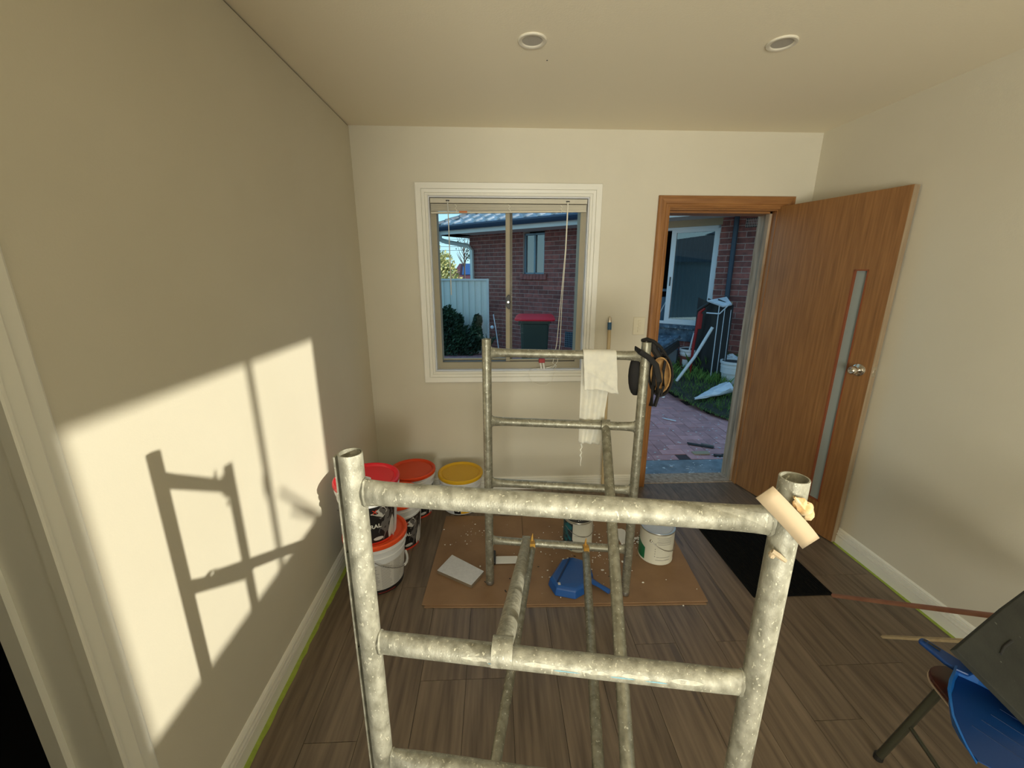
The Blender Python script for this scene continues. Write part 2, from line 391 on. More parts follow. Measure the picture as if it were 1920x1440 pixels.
# doorway architrave on the left wall
d2 = thing('door_2', None, None, (XL, .7, 0), kind='structure')
mb = MB()
ap = [(.6965, 0), (.6965, .021), (.700, .023), (.7055, .023), (.7085, .015), (.7125, .0155), (.737, .019), (.7405, .0175), (.7425, .010), (.772, .0115), (.777, .009), (.777, 0)]
mb.rings([[Vector((XL + b, a, 0)) for a, b in ap], [Vector((XL + b, a, 2.05 + (a - .6965))) for a, b in ap], [Vector((XL + b, -.165 - (a - .6965), 2.05 + (a - .6965))) for a, b in ap], [Vector((XL + b, -.165 - (a - .6965), 0)) for a, b in ap]])
mb.build('architrave', 'trim', d2)
mb = MB(); mb.box((XL - TL - .01, .700, 0), (XL - .0005, .7145, 2.04)); mb.box((XL - TL - .01, -.1695, 0), (XL - .0005, -.155, 2.04)); mb.box((XL - TL, -.155, 2.04), (XL - .0005, .70, 2.0595))
mb.build('jamb', 'trim', d2)
mb = MB(); mb.box((XL - TL - .008, .687, 0), (XL - TL + .026, .6998, 2.03)); mb.build('door_stop', 'trim', d2)

# ---------------------------------------------------------------- window in the far wall
w1 = thing('window_1', None, None, (.1, YB, .9), kind='structure')
def frame_profile(name, x0, x1, z0, z1, wd, steps, parent, mat='trim'):
    """mitred architrave: rings of rectangles, steps = (offset outwards, projection)"""
    mb = MB(); rings = []
    for (o, p) in steps:
        rings.append([Vector((x0 - o, YB - p, z0 - o)), Vector((x1 + o, YB - p, z0 - o)), Vector((x1 + o, YB - p, z1 + o)), Vector((x0 - o, YB - p, z1 + o))])
    n = 4; vs = [p for r in rings for p in r]; fs = []
    for a in range(len(rings) - 1):
        for i in range(4):
            j = (i + 1) % 4; fs.append((a * 4 + i, a * 4 + j, (a + 1) * 4 + j, (a + 1) * 4 + i))
    mb.add(vs, fs); return mb.build(name, mat, parent)
frame_profile('architrave', WX0, WX1, WZ0, WZ1, .08, [(0, -.004), (0, .012), (.006, .015), (.012, .015), (.0135, .008), (.017, .008), (.019, .016), (.033, .019), (.0345, .011), (.038, .011), (.040, .020), (.072, .022), (.076, .018), (.077, 0)], w1)
RD = .10
mb = MB()
mb.box((WX0, YB + .003, WZ0 - .005), (WX1, YB + RD, WZ0 + .006)); mb.box((WX0, YB + .003, WZ1 - .006), (WX1, YB + RD, WZ1))
mb.box((WX0, YB + .003, WZ0 + .006), (WX0 + .006, YB + RD, WZ1 - .006)); mb.box((WX1 - .006, YB + .003, WZ0 + .006), (WX1, YB + RD, WZ1 - .006))
mb.build('reveal', 'reveal', w1)
gy = YB + .105
fr = MB(); F0, F1, Z0, Z1 = WX0 + .006, WX1 - .006, WZ0 + .006, WZ1 - .006
fr.box((F0, YB + .055, Z0), (F1, YB + T, Z0 + .045)); fr.box((F0, YB + .055, Z1 - .04), (F1, YB + T, Z1))
fr.box((F0, YB + .055, Z0 + .045), (F0 + .035, YB + T, Z1 - .04)); fr.box((F1 - .035, YB + .055, Z0 + .045), (F1, YB + T, Z1 - .04))
fo = fr.build('window_frame', 'frame_beige', w1)
B((F0 + .036, YB + .062, Z0 + .045), (F1 - .036, YB + .150, Z0 + .049)).build('track', 'frame_dark', w1)
B((.078, YB + .070, Z0 + .045), (.106, YB + .100, Z1 - .04)).build('interlock_stile', 'frame_beige', w1, bevel=.002)
B((.100, YB + .112, Z0 + .045), (.124, YB + .140, Z1 - .04)).build('interlock_stile', 'frame_dark', w1)
for (a, b, y) in ((F0 + .035, .10, YB + .125), (.09, F1 - .035, YB + .090)):
    s_ = MB(); s_.box((a, y - .010, Z0 + .047), (b, y + .010, Z0 + .060)); s_.box((a, y - .010, Z1 - .055), (b, y + .010, Z1 - .04)); so_ = s_.build('sash_rail', 'frame_beige', w1)
    MB().quad((a + .002, y, Z0 + .058), (b - .002, y, Z0 + .058), (b - .002, y, Z1 - .05), (a + .002, y, Z1 - .05)).build('pane', 'glass', w1)
la = MB(); la.prism([(.0, -.047), (-.014, -.030), (-.019, 0), (-.014, .030), (0, .047), (.013, .047), (.013, -.047)], .001, .020, Matrix.Translation((.094, YB + .070, 1.37)) @ Matrix.Rotation(PI / 2, 4, 'X'))
lo_ = la.build('latch', 'black', w1, bevel=.002)
MB().lathe([(.0001, 0), (.006, 0), (.006, .004), (.0001, .004)], 14, (.094, YB + .050, 1.37), Matrix.Rotation(PI / 2, 4, 'X')).build('latch_button', 'chrome', lo_, local=False)
# sun window in the right wall (out of frame)
w2 = thing('window_2', None, None, (XR, -.16, 1.08), kind='structure')
mb = MB(); g = .015
mb.box((XR + .03, SY0, SZ0), (XR + .09, SY1, SZ0 + g)); mb.box((XR + .03, SY0, SZ1 - g), (XR + .09, SY1, SZ1)); mb.box((XR + .03, SY0, SZ0), (XR + .09, SY0 + g, SZ1)); mb.box((XR + .03, SY1 - g, SZ0), (XR + .09, SY1, SZ1))
mb.box((XR + .045, -.142, SZ0), (XR + .075, -.118, SZ1)); mb.box((XR + .035, -.150, 1.42), (XR + .055, -.112, 1.50))
mb.build('window_frame', 'frame_beige', w2)
MB().quad((XR + .06, SY0 + g, SZ0 + g), (XR + .06, -.142, SZ0 + g), (XR + .06, -.142, SZ1 - g), (XR + .06, SY0 + g, SZ1 - g)).build('pane', 'glass', w2); MB().quad((XR + .06, -.118, SZ0 + g), (XR + .06, SY1 - g, SZ0 + g), (XR + .06, SY1 - g, SZ1 - g), (XR + .06, -.118, SZ1 - g)).build('pane', 'glass', w2)
w3 = thing('fill_opening', None, None, (-.1, YR, .2), kind='structure')  # rear opening added so the fill light can enter
for lo, hi in (((-.80, .2), (.62, .24)), ((-.80, 2.11), (.62, 2.15)), ((-.80, .24), (-.76, 2.11)), ((.58, .24), (.62, 2.11))): B((lo[0], YR - .09, lo[1]), (hi[0], YR - .03, hi[1])).build('frame_member', 'trim', w3)
d3 = thing('shade_door', None, None, (XL, -.185, 0), kind='structure')  # unseen open leaf added to keep the fill off the left wall
B((XL + .02, -.205, .01), (-.33, -.170, 2.03)).build('door_leaf', 'trim', d3, bevel=.002)

# ---------------------------------------------------------------- venetian blind
bl = thing('venetian_blind', 'cream venetian blind fully raised at the top of the window', 'blind', (.1, YB + .03, 1.93))
BX0, BX1 = WX0 + .010, WX1 - .010
B((BX0, YB + .012, 1.982), (BX1, YB + .048, 2.010)).build('head_rail', 'blind', bl, bevel=.002)
for i in range(9):
    z = 1.977 - i * .0048; tl = i * .0016
    sm = MB(); n = 8
    top = []; bot = []
    A = [(-.0125, 0), (-.006, .0014), (0, .002), (.006, .0014), (.0125, 0), (.0125, -.0030), (0, -.0012), (-.0125, -.0030)]
    r1 = [Vector((BX0 + .004, YB + .030 + a, z + b - tl * .0)) for a, b in A]; r2 = [Vector((BX1 - .004, YB + .030 + a, z + b + tl * .9)) for a, b in A]
    sm.rings([r1, r2]); sm.build('slat', 'blind', bl)
br = MB(); br.rings([[Vector((BX0 + .003, YB + .018, 1.920)), Vector((BX0 + .003, YB + .042, 1.920)), Vector((BX0 + .003, YB + .042, 1.931)), Vector((BX0 + .003, YB + .018, 1.931))], [Vector((BX1 - .003, YB + .018, 1.936)), Vector((BX1 - .003, YB + .042, 1.936)), Vector((BX1 - .003, YB + .042, 1.947)), Vector((BX1 - .003, YB + .018, 1.947))]])
br.build('bottom_rail', 'blind', bl, bevel=.001)
for x in (-.235, .10, .43):
    c = MB(); c.path([(x - .006, YB + .013, 1.975), (x + .006, YB + .009, 1.962), (x - .005, YB + .008, 1.950), (x + .007, YB + .010, 1.940), (x, YB + .014, 1.930)], .0028, 6); c.build('ladder_cord', 'cord', bl)
B((-.215, YB + .009, 1.925), (-.165, YB + .013, 1.935)).build('tag', 'orange_tag', bl)
mb = MB(); mb.path([(-.285, YB + .006, 1.992), (-.283, YB + .0, 1.97), (-.281, YB - .002, 1.42)], .0032, 8); mb.build('tilt_wand', 'wand', bl, smooth=True)
for (x, y, z) in ((-.285, YB + .006, 1.995), (.470, YB + .006, 1.995)):
    B((x - .011, y, z - .003), (x + .011, y + .006, z + .003)).build('cord_guide', 'black', bl)
mb = MB()
mb.path([(.468, YB + .004, 1.99), (.462, YB - .002, 1.7), (.440, YB - .004, 1.35), (.425, YB - .004, 1.10), (.402, YB + .008, .955), (.43, YB + .03, .935), (.40, YB + .02, .918), (.36, YB + .03, .916), (.30, YB + .02, .915)], .0022, 6)
mb.path([(.472, YB + .004, 1.99), (.466, YB - .003, 1.7), (.450, YB - .004, 1.35), (.447, YB - .004, 1.10), (.435, YB + .01, .965), (.415, YB + .03, .930), (.36, YB + .03, .918)], .0022, 6)
mb.path([(.30, YB + .02, .915), (.26, YB + .002, .916), (.235, YB - .024, .905), (.237, YB - .024, .86), (.262, YB - .024, .825), (.31, YB - .024, .807), (.36, YB - .024, .808), (.395, YB - .024, .835), (.405, YB - .023, .875), (.415, YB + .0, .916), (.43, YB + .02, .935)], .0016, 6)
mb.build('pull_cord', 'cord', bl)
tk = thing('paint_scraper', 'small red and white scraper standing on the window sill among blind cords', 'scraper', (.315, YB + .035, .911))
mb = MB(); mb.path([(.325, YB + .02, .911), (.318, YB + .025, .955)], .006, 8); mb.path([(.345, YB + .02, .911), (.338, YB + .025, .955)], .006, 8); mb.build('legs', 'white_plastic', tk, smooth=True)
mb = MB(); mb.box((.306, YB + .015, .955), (.348, YB + .035, .985)); mb.build('head', 'red_paint', tk, bevel=.003)

# ---------------------------------------------------------------- light switch, pole
sw = thing('light_switch', 'cream four gang light switch plate on the wall beside the door frame', 'light switch', (.984, YB, 1.21))
B((.944, YB - .008, 1.152), (1.024, YB, 1.272)).build('plate', 'switch', sw, bevel=.003)
for i in range(4): B((.975, YB - .012, 1.172 + i * .022), (.993, YB - .007, 1.186 + i * .022)).build('rocker', 'switch', sw, bevel=.001)
po = thing('broom_pole', 'thin timber pole with blue sleeve leaning on the wall beside the window', 'pole', (.79, YB - .06, 0))
mb = MB(); mb.path([(.785, YB - .075, 0), (.776, YB - .022, 1.24)], .0115, 12); mb.build('shaft', 'pale_stick', po, smooth=True)
MB().path([(.7764, YB - .024, 1.19), (.7757, YB - .0215, 1.24)], .0135, 12).build('sleeve', 'bluetape', po, smooth=True)
MB().path([(.7757, YB - .0215, 1.24), (.7753, YB - .020, 1.270), (.775, YB - .0195, 1.278)], [.012, .010, .005], 12).build('tip', 'chrome', po, smooth=True)
B((.7665, YB - .047, .45), (.7715, YB - .03, 1.18)).box((0, 0, 0), (0, 0, 0)) if False else None

# ---------------------------------------------------------------- door frame and door in the far wall
d1 = thing('door_1', None, None, (1.46, YB, 0), kind='structure')
def arch(name, x0, x1, z1, mat):
    steps = [(-.004, -.004), (-.004, .016), (.006, .020), (.012, .016), (.020, .016), (.026, .020), (.052, .022), (.066, .021), (.071, .015), (.071, 0)]
    mb = MB(); rr = []
    for (o, p) in steps:
        rr.append([Vector((x0 - o, YB - p, 0)), Vector((x0 - o, YB - p, z1 + o)), Vector((x1 + o, YB - p, z1 + o)), Vector((x1 + o, YB - p, 0))])
    vs = [p for r in rr for p in r]; n = len(rr)
    return vs, n
vs, n = arch('a', 1.115, 1.858, 1.962, None)
for nm, seg, mt in (('architrave', 0, 'jamb_wood'), ('head_architrave', 1, 'head_wood'), ('architrave', 2, 'jamb_wood')):
    mb = MB(); mb.add([vs[a * 4 + seg + k] for a in range(n) for k in (0, 1)], [(a * 2, a * 2 + 1, a * 2 + 3, a * 2 + 2) for a in range(n - 1)]); mb.build(nm, mt, d1)
# jambs with stops
mb = MB(); mb.box((1.085, YB - .001, -.02), (1.112, YB + T + .02, 1.965)); mb.box((1.112, YB + .045, -.02), (1.124, YB + T + .02, 1.95)); mb.build('jamb', 'jamb_wood', d1)
mb = MB(); mb.box((1.828, YB - .001, -.02), (1.856, YB + .045, 1.965)); mb.build('jamb', 'jamb_wood', d1)
mb = MB(); mb.box((1.826, YB + .045, -.02), (1.856, YB + T + .03, 1.965)); mb.box((1.812, YB + .045, -.02), (1.826, YB + .085, 1.95)); mb.build('jamb_outer', 'raw_wood', d1)
mb = MB(); mb.box((1.112, YB, 1.950), (1.828, YB + T + .02, 1.975)); mb.box((1.112, YB + .045, 1.938), (1.828, YB + T + .02, 1.950)); mb.build('head_jamb', 'head_wood', d1)
mb = MB(); mb.box((1.108, YB + .028, -.03), (1.832, YB + T + .02, .004)); mb.build('threshold', 'raw_wood', d1, bevel=.002)
# leaf
ang = math.atan2(2.07 - 2.802, 2.000 - 1.826)
lf = thing('door_leaf', 'open timber veneer door with a tall narrow frosted glass slot and chrome knob', 'door', (1.830, 2.790, .006), ang)
W_, HT, TH = .752, 1.966, .036
mb = MB(); gs0, gs1, gz0, gz1 = .556, .632, .20, 1.575
xs = (0, gs0, gs1, W_ - .002)
mb.box((0, 0, 0), (gs0, TH, HT)); mb.box((gs1, 0, 0), (W_ - .002, TH, HT)); mb.box((gs0, 0, 0), (gs1, TH, gz0)); mb.box((gs0, 0, gz1), (gs1, TH, HT))
mb.build('veneer_panel', 'door_wood', lf, local=True)
B((W_ - .002, .0005, .001), (W_ + .001, TH - .0005, HT - .001)).build('edge_strip', 'edge_wood', lf, local=True)
mb = MB(); b_ = .007
mb.box((gs0, -.002, gz0), (gs0 + b_, TH + .002, gz1)); mb.box((gs1 - b_, -.002, gz0), (gs1, TH + .002, gz1)); mb.box((gs0, -.002, gz0), (gs1, TH + .002, gz0 + b_)); mb.box((gs0, -.002, gz1 - b_), (gs1, TH + .002, gz1))
mb.build('glazing_bead', 'red_bead', lf, local=True)
B((gs0 + b_ - .001, .012, gz0 + b_ - .001), (gs1 - b_ + .001, .020, gz1 - b_ + .001)).build('glass_slot', 'frosted', lf, local=True)
RX = Matrix.Rotation(PI / 2, 4, 'X')
kn = MB().lathe([(.0001, 0), (.034, 0), (.035, .002), (.033, .006), (.022, .010), (.0001, .010)], 28, (.690, 0, 1.045), RX).build('knob_rose', 'chrome', lf, local=True, smooth=True)
MB().lathe([(.012, .008), (.012, .020), (.020, .028), (.0235, .040), (.022, .052), (.014, .060), (.012, .059), (.0001, .059)], 28, (.690, 0, 1.045), RX).build('knob', 'chrome', lf, local=True, smooth=True)
MB().lathe([(.0001, .0595), (.007, .0595), (.0072, .062), (.004, .0625), (.0001, .0615)], 18, (.690, 0, 1.045), RX).build('key_cylinder', 'tin', lf, local=True, smooth=True)
B((W_ - .0005, .007, 1.02), (W_ + .002, .029, 1.075)).build('latch_plate', 'chrome', lf, local=True)
mb = MB(); mb.box((W_, .012, 1.042), (W_ + .009, .024, 1.056)); mb.build('latch_bolt', 'chrome', lf, local=True)

# ---------------------------------------------------------------- ceiling downlights
for (x, y, lb) in ((.151, 1.816, 'unlit round ceiling downlight nearer the window side, above the near scaffold frame'), (1.093, 1.792, 'unlit round ceiling downlight on the door side of the ceiling')):
    t = thing('ceiling_downlight', lb, 'ceiling light', (x, y, H), group='recessed ceiling downlights')
    MB().lathe([(.0545, 0), (.0545, -.0035), (.052, -.006), (.043, -.0065), (.0385, -.004), (.037, -.001)], 40, (x, y, H)).build('trim_ring', 'downlight', t, smooth=True)
    MB().lathe([(.0001, -.002), (.0375, -.002)], 40, (x, y, H)).build('diffuser', 'diffuser', t)
sc_ = MB().lathe([(.0001, -.0015), (.0028, -.0012), (.003, 0)], 10, (.225, 1.965, H)).build('screw_head', 'black', loc=(.225, 1.965, H)); tag(sc_, 'tiny dark screw head in the ceiling near the downlight', 'screw')

# ---------------------------------------------------------------- scaffold frames
def tube_hollow(mb, p0, p1, r, rin, n=28):
    d = (Vector(p1) - Vector(p0)); L = d.length; q = Vector((0, 0, 1)).rotation_difference(d.normalized()).to_matrix().to_4x4()
    mb.lathe([(rin, 0), (r * .985, 0), (r, .0012), (r, L - .0015), (r * .985, L), (rin * 1.02, L), (rin, L - .0015), (rin, 0)], n, p0, q)
def rung(mb, a, b, r):
    """tube whose ends are pressed flat (tall, thin) onto the posts"""
    A = Vector(a); Bv = Vector(b); L = (Bv - A).length; d = (Bv - A) / L
    st_ = [0, .004, .012, .03, .06, .09]; rh = [.62, .66, .74, .88, .97, 1.0]; rv = [1.30, 1.28, 1.22, 1.10, 1.02, 1.0]
    pts = [A + d * t for t in st_] + [Bv - d * t for t in st_[::-1]]
    mb.path(pts, [r * k for k in rh] + [r * k for k in rh[::-1]], 24, True, ry=[r * k for k in rv] + [r * k for k in rv[::-1]])
def scaffold_frame(PL_, PR_, ztop, zr, r, label, mat, group, fin=False, zb=(0.02, .02)):
    base = ((PL_[0] + PR_[0]) / 2, (PL_[1] + PR_[1]) / 2, 0)
    t = thing('scaffold_ladder', label, 'scaffold frame', base, group=group)
    D = (Vector((*PR_, 0)) - Vector((*PL_, 0))).normalized()
    for i, P in enumerate((PL_, PR_)):
        mb = MB(); tube_hollow(mb, (*P, zb[i]), (*P, ztop), r, r * .87); po_ = mb.build('post', mat, t, smooth=True)
        mb = MB(); mb.lathe([(r * .5, 0), (r * .95, .0), (r * 1.04, .006), (r * 1.04, .020), (r * .9, .026), (r * .5, .026)], 20, (*P, zb[i] - .012)); mb.build('foot_cap', 'wire', po_, smooth=True, local=False)
    for z in zr:
        mb = MB(); a = Vector((*PL_, z)) + D * (r * .97); b = Vector((*PR_, z)) - D * (r * .97); rung(mb, a, b, r * (.99 if fin else .93)); ro = mb.build('rung', mat, t, smooth=True)
        # weld beads
        for q, s_ in ((a, 1), (b, -1)):
            w_ = MB(); ring = []
            Mx = Matrix.Translation(q + D * s_ * .003) @ D.to_track_quat('Z', 'Y').to_matrix().to_4x4()
            mw = MB(); nn = 20; rings = []
            up = Vector((0, 0, 1)); side = D.cross(up)
            for k in range(nn):
                f = 2 * PI * k / nn; c0 = q + D * s_ * .002 + side * (r * .62 * math.cos(f)) + up * (r * 1.24 * math.sin(f)); rad = .0028 * (1 + .25 * math.sin(7 * f))
                out_ = (side * math.cos(f) + up * math.sin(f)); rings.append([c0 + out_ * (rad * math.cos(2 * PI * j / 6)) + D * (rad * math.sin(2 * PI * j / 6)) for j in range(6)])
            mw.rings(rings, False, True); mw.build('weld', mat, ro, smooth=True)
    if fin:
        mb = MB(); x0, y0 = PL_[0] - r - .0035, PL_[1] - .010
        mb.box((x0 - .0015, y0, .12), (x0 + .0015, y0 + .012, ztop - .004)); mb.build('side_rail', mat, t)
        for z in (1.06, .845, .50): B((x0 - .002, y0 + .001, z - .010), (PL_[0] - r * .6, y0 + .010, z + .010)).build('rail_lug', 'steel', t)
    return t
NL, NR = (-.250, .665), (.452, .548)
near = scaffold_frame(NL, NR, 1.263, (1.188, .860, .545, .228), .0207, 'weathered aluminium scaffold end frame nearest the camera, paint spattered and sunlit', 'alu', 'scaffold end frames', fin=True, zb=(.014, .014))
FL_, FR_ = (-.036, 1.795), (.638, 1.693)
far = scaffold_frame(FL_, FR_, 1.282, (1.222, .902, .590, .270), .0205, 'dull aluminium scaffold end frame standing on the cardboard, cloth over its top rung', 'alu_far', 'scaffold end frames', zb=(.026, .026))
# diagonal and horizontal braces, each hooked on a rung at both ends
def brace(a, b, r, mat, label, hooks, name='scaffold_brace'):
    A = Vector(a); Bv = Vector(b); d = (Bv - A).normalized(); t = thing(name, label, 'scaffold brace', tuple(A), group='loose scaffold braces')
    up = Vector((0, 0, 1)); side = d.cross(up).normalized(); u2 = side.cross(d)
    mb = MB(); mb.path([A, A + (Bv - A) * .5, Bv], r, 20, True); mb.build('tube', mat, t, smooth=True)
    for (P, s_, kind) in ((A, -1, hooks[0]), (Bv, 1, hooks[1])):
        if kind is None: continue
        # open half-tube hook that saddles the rung
        mb = MB(); n = 12; rin, ro = .0235, .0275; ctr = P + d * s_ * .012 - up * .004; ax = side
        fw = d * s_; fw = (fw - up * fw.dot(up)).normalized(); rg = []
        for wv in (-r * .95, r * .95):
            pr = []
            for k in range(n + 1):
                f = math.radians(-25 + 235 * k / n); pr.append(ctr + ax * wv + fw * (ro * math.cos(f)) + up * (ro * math.sin(f)))
            for k in range(n, -1, -1):
                f = math.radians(-25 + 235 * k / n); pr.append(ctr + ax * wv + fw * (rin * math.cos(f)) + up * (rin * math.sin(f)))
            rg.append(pr)
        mb.rings(rg, True); mb.build('hook', mat, t, smooth=True)
        if kind == 'y':
            mb = MB(); q = P - fw * .004
            mb.box(tuple(q + Vector((-.012, -.012, .004))), tuple(q + Vector((.013, .020, .030)))); mb.path([q + Vector((0, .016, .028)), q + Vector((.002, .022, .048)), q + Vector((.004, .024, .062))], [.007, .004, .0012], 8); mb.build('latch', 'yellow_plastic', t, bevel=.003)
brace((.011, .632, .868), (.145, 1.745, .292), .0205, 'alu', 'paint streaked diagonal brace in the sun, hooked on the middle rung of the near frame', ('p', 'p'))
brace((-.047, .64, .252), (.174, 1.732, .268), .0165, 'alu_far', 'low horizontal brace with yellow latch, left one under the sunlit diagonal', ('p', 'y'))
brace((.236, .60, .252), (.430, 1.695, .262), .0175, 'alu_far', 'low horizontal brace with yellow latch, ending between the blue dustpan and the teal paint can', ('p', 'y'))
brace((.304, .600, .255), (.486, 1.69, .905), .0195, 'alu_far', 'long diagonal brace rising to the second rung of the far frame', ('p', 'p'))
mb = MB()
def smear(mb, z, xs, h_, side=-1):
    for (x0, x1, dz) in xs:
        n = 8; lo = []; hi = []
        for k in range(n + 1):
            x = x0 + (x1 - x0) * k / n; y = .665 + (.548 - .665) * (x + .25) / .702; a = math.radians(200 + dz); hh = h_ * (1 - (2 * k / n - 1) ** 4) * random.uniform(.6, 1.1)
            for sgn, L in ((-1, lo), (1, hi)):
                b = a + sgn * hh; L.append(Vector((x, y + .0210 * math.cos(b), z - .0210 * math.sin(b) * 1.0)))
        mb.add(lo + hi, [(k, k + 1, n + 2 + k, n + 1 + k) for k in range(n)])
pale_blue = pm('pale_blue_paint', (.20, .42, .52), .6)
M['chalky_paint'] = pm('chalky_white_paint', (.62, .60, .50), .75, c2=(.40, .385, .31), scale=90)
for q in ((-.07, .0, 0), (.045, .13, 4), (.15, .20, 0), (.22, .27, 2), (.30, .36, 3)): mb = MB(); smear(mb, .860, (q,), .20); mb.build('white_paint_smear', 'chalky_paint', near)
for q in ((-.02, .015, -16), (.10, .15, -12), (.20, .245, -12), (.26, .30, -14)): mb = MB(); smear(mb, .860, (q,), .06); mb.build('blue_paint_smear', pale_blue, near)
# card strip, foam blob and splinter on the near right post
mb = MB(); pts = [(.377, .5155, 1.246), (.399, .5145, 1.265), (.481, .5105, 1.181), (.459, .5115, 1.162)]
n = 9; A0, A1, B1, B0 = [Vector(p) for p in pts]; top = []; botm = []
for i in range(n + 1):
    f = i / n; bulge = Vector((0, .012 * (2 * f - 1) ** 2 - .006, 0)) ; top.append(A1.lerp(B1, f) + bulge); botm.append(A0.lerp(B0, f) + bulge)
mb.add(top + botm, [(i, i + 1, n + 2 + i, n + 1 + i) for i in range(n)])
o = mb.build('card_strip', 'strip', loc=(.43, .512, 1.21), solid=.0022, smooth=True); tag(o, 'buff card strip stuck slantwise on the top of the near right post', 'strip')
mb = MB(); mb.ell((.456, .523, 1.226), (.012, .010, .010), 10, 8, jit=.15); mb.ell((.448, .522, 1.232), (.010, .006, .014), 10, 8, Matrix.Rotation(-.7, 3, 'Y'), jit=.15); mb.ell((.466, .527, 1.216), (.009, .008, .012), 10, 8, jit=.2)
mb.path([(.434, .520, 1.247), (.450, .518, 1.228)], [.002, .004], 6)
o = mb.build('foam_blob', 'foam', loc=(.455, .52, 1.22), smooth=True); tag(o, 'lump of dried orange foam on the near right post above the card strip', 'foam lump')
mb = MB(); mb.path([(.424, .530, 1.148), (.432, .526, 1.143), (.444, .524, 1.134)], [.004, .0045, .003], 8); mb.ell((.424, .529, 1.142), (.005, .005, .006), 8, 6, jit=.2)
o = mb.build('splinter', 'strip', loc=(.43, .53, 1.14)); tag(o, 'small pale plaster splinter stuck to the near right post below the card strip', 'splinter')

# ---------------------------------------------------------------- cloth over the far frame
def cloth():
    mb = MB(); nu, nv = 26, 70
    # path over the rung: front hem, top, back hem
    cz = 1.222; r = .0245
    path = []
    for i in range(26): f = i / 25; path.append((-1, 1.066 + (1.222 - 1.066) * f))
    for i in range(1, 9): path.append(('t', PI * i / 9))
    for i in range(36): f = i / 35; path.append((1, 1.222 - (1.222 - .802) * f))
    V = []
    for pi_, p in enumerate(path):
        row = []
        for k in range(nu + 1):
            u = k / nu; cy = 1.795 - .1513 * ((.376 + .137 * u) + .036)
            if p[0] == 't': y = cy - r * math.cos(p[1]); z = cz + r * math.sin(p[1]); x = .376 + .137 * u; ruf = .0007
            elif p[0] == -1:
                g_ = (1.222 - p[1]) / .156
                x = .376 + .010 * g_ * (1 if u < .5 else 1) + (.137 + .006 * g_) * u; z = p[1]
                z += g_ * (.010 * math.sin(u * 4 + .5) - .012 * math.exp(-((u - .75) / .2) ** 2) * 0 )
                y = cy - r - .004 * g_; ruf = .006 * g_
                y += ruf * math.sin(13 * u + 9 * g_ * u) * (.5 + .5 * (1 - u)) - .012 * g_ * math.exp(-((u - .15) / .25) ** 2)
                y -= .006 * math.exp(-((g_ - (.35 + .6 * u)) / .05) ** 2) * (g_ > .2)
            else:
                g_ = (1.222 - p[1]) / .42; wd = .137 - .030 * min(1, g_ * 1.6) - .03 * max(0, g_ - .85) * 4
                x = .380 + .004 * g_ + wd * u; z = p[1]; y = cy + r + .002 + .006 * math.sin(16 * u + 2 * g_) * min(1, g_ * 3)
            row.append(Vector((x, y, z)))
        V.append(row)
    vs = [v for r_ in V for v in r_]; n1 = nu + 1
    mb.add(vs, [(a * n1 + k, a * n1 + k + 1, (a + 1) * n1 + k + 1, (a + 1) * n1 + k) for a in range(len(V) - 1) for k in range(nu)])
    t = thing('cleaning_cloth', 'off-white cloth draped over the top rung of the far scaffold frame', 'cloth', (.45, 1.72, 1.24))
    mb.build('fabric', 'cloth', t, smooth=True, solid=.0015)
    th = MB(); th.path([(.392, 1.748, .805), (.398, 1.748, .785), (.390, 1.748, .770), (.398, 1.748, .757), (.391, 1.748, .744), (.397, 1.748, .732), (.394, 1.748, .700), (.396, 1.748, .690)], [.004, .003, .004, .003, .0045, .003, .0016, .0012], 6); th.build('loose_thread', 'cloth', t)
cloth()
# ---------------------------------------------------------------- knee pads on the far right post
kp = thing('knee_pads', 'black knee pads with tan lining strapped over the top of the far right post', 'knee pads', (.638, 1.69, 1.28))
def cup(mb_out, mb_in, c, rx, rz, dep, yaw, roll=0):
    Rm = Matrix.Translation(c) @ Matrix.Rotation(yaw, 4, 'Z') @ Matrix.Rotation(roll, 4, 'Y')
    for mb_, k, off in ((mb_out, 1.0, 0), (mb_in, .80, -.004)):
        rings = []; n = 20
        for j in range(7):
            f = j / 6; rad = math.sin(f * PI / 2 * .98 + .02) * k; dd = dep * math.cos(f * PI / 2) * k
            rings.append([Rm @ Vector((rx * rad * math.cos(2 * PI * q / n), dd + off, rz * rad * math.sin(2 * PI * q / n))) for q in range(n)])
        mb_.rings(rings, False)
mo, mi = MB(), MB()
cup(mo, mi, (.700, 1.668, 1.145), .052, .098, .045, -.35, -.08)
oo = mo.build('pad_shell', 'black_fabric', kp, smooth=True, solid=.006); mi.build('lining', 'tan', kp, smooth=True, solid=.005)
mo, mi = MB(), MB(); cup(mo, mi, (.622, 1.742, 1.130), .048, .098, .04, 3.6, .06)
mo.build('pad_shell', 'black_fabric', kp, smooth=True, solid=.006); mi.build('lining', 'tan', kp, smooth=True, solid=.005)
mb = MB()
mb.path([(.612, 1.735, 1.215), (.596, 1.705, 1.252), (.606, 1.668, 1.243), (.640, 1.660, 1.222), (.672, 1.655, 1.190), (.690, 1.650, 1.12), (.685, 1.655, 1.07)], .004, 8, ry=.012)
mb.path([(.625, 1.712, 1.285), (.640, 1.700, 1.293), (.664, 1.690, 1.285), (.692, 1.680, 1.262), (.715, 1.676, 1.23)], .016, 8, ry=.008)
mb.path([(.664, 1.695, 1.283), (.672, 1.69, 1.25), (.690, 1.675, 1.22)], .014, 8, ry=.016)
mb.path([(.700, 1.665, 1.085), (.694, 1.662, 1.05), (.684, 1.660, 1.008)], .010, 8, ry=.006)
mb.path([(.668, 1.668, 1.20), (.672, 1.664, 1.10), (.668, 1.660, 1.010)], .011, 8, ry=.005)
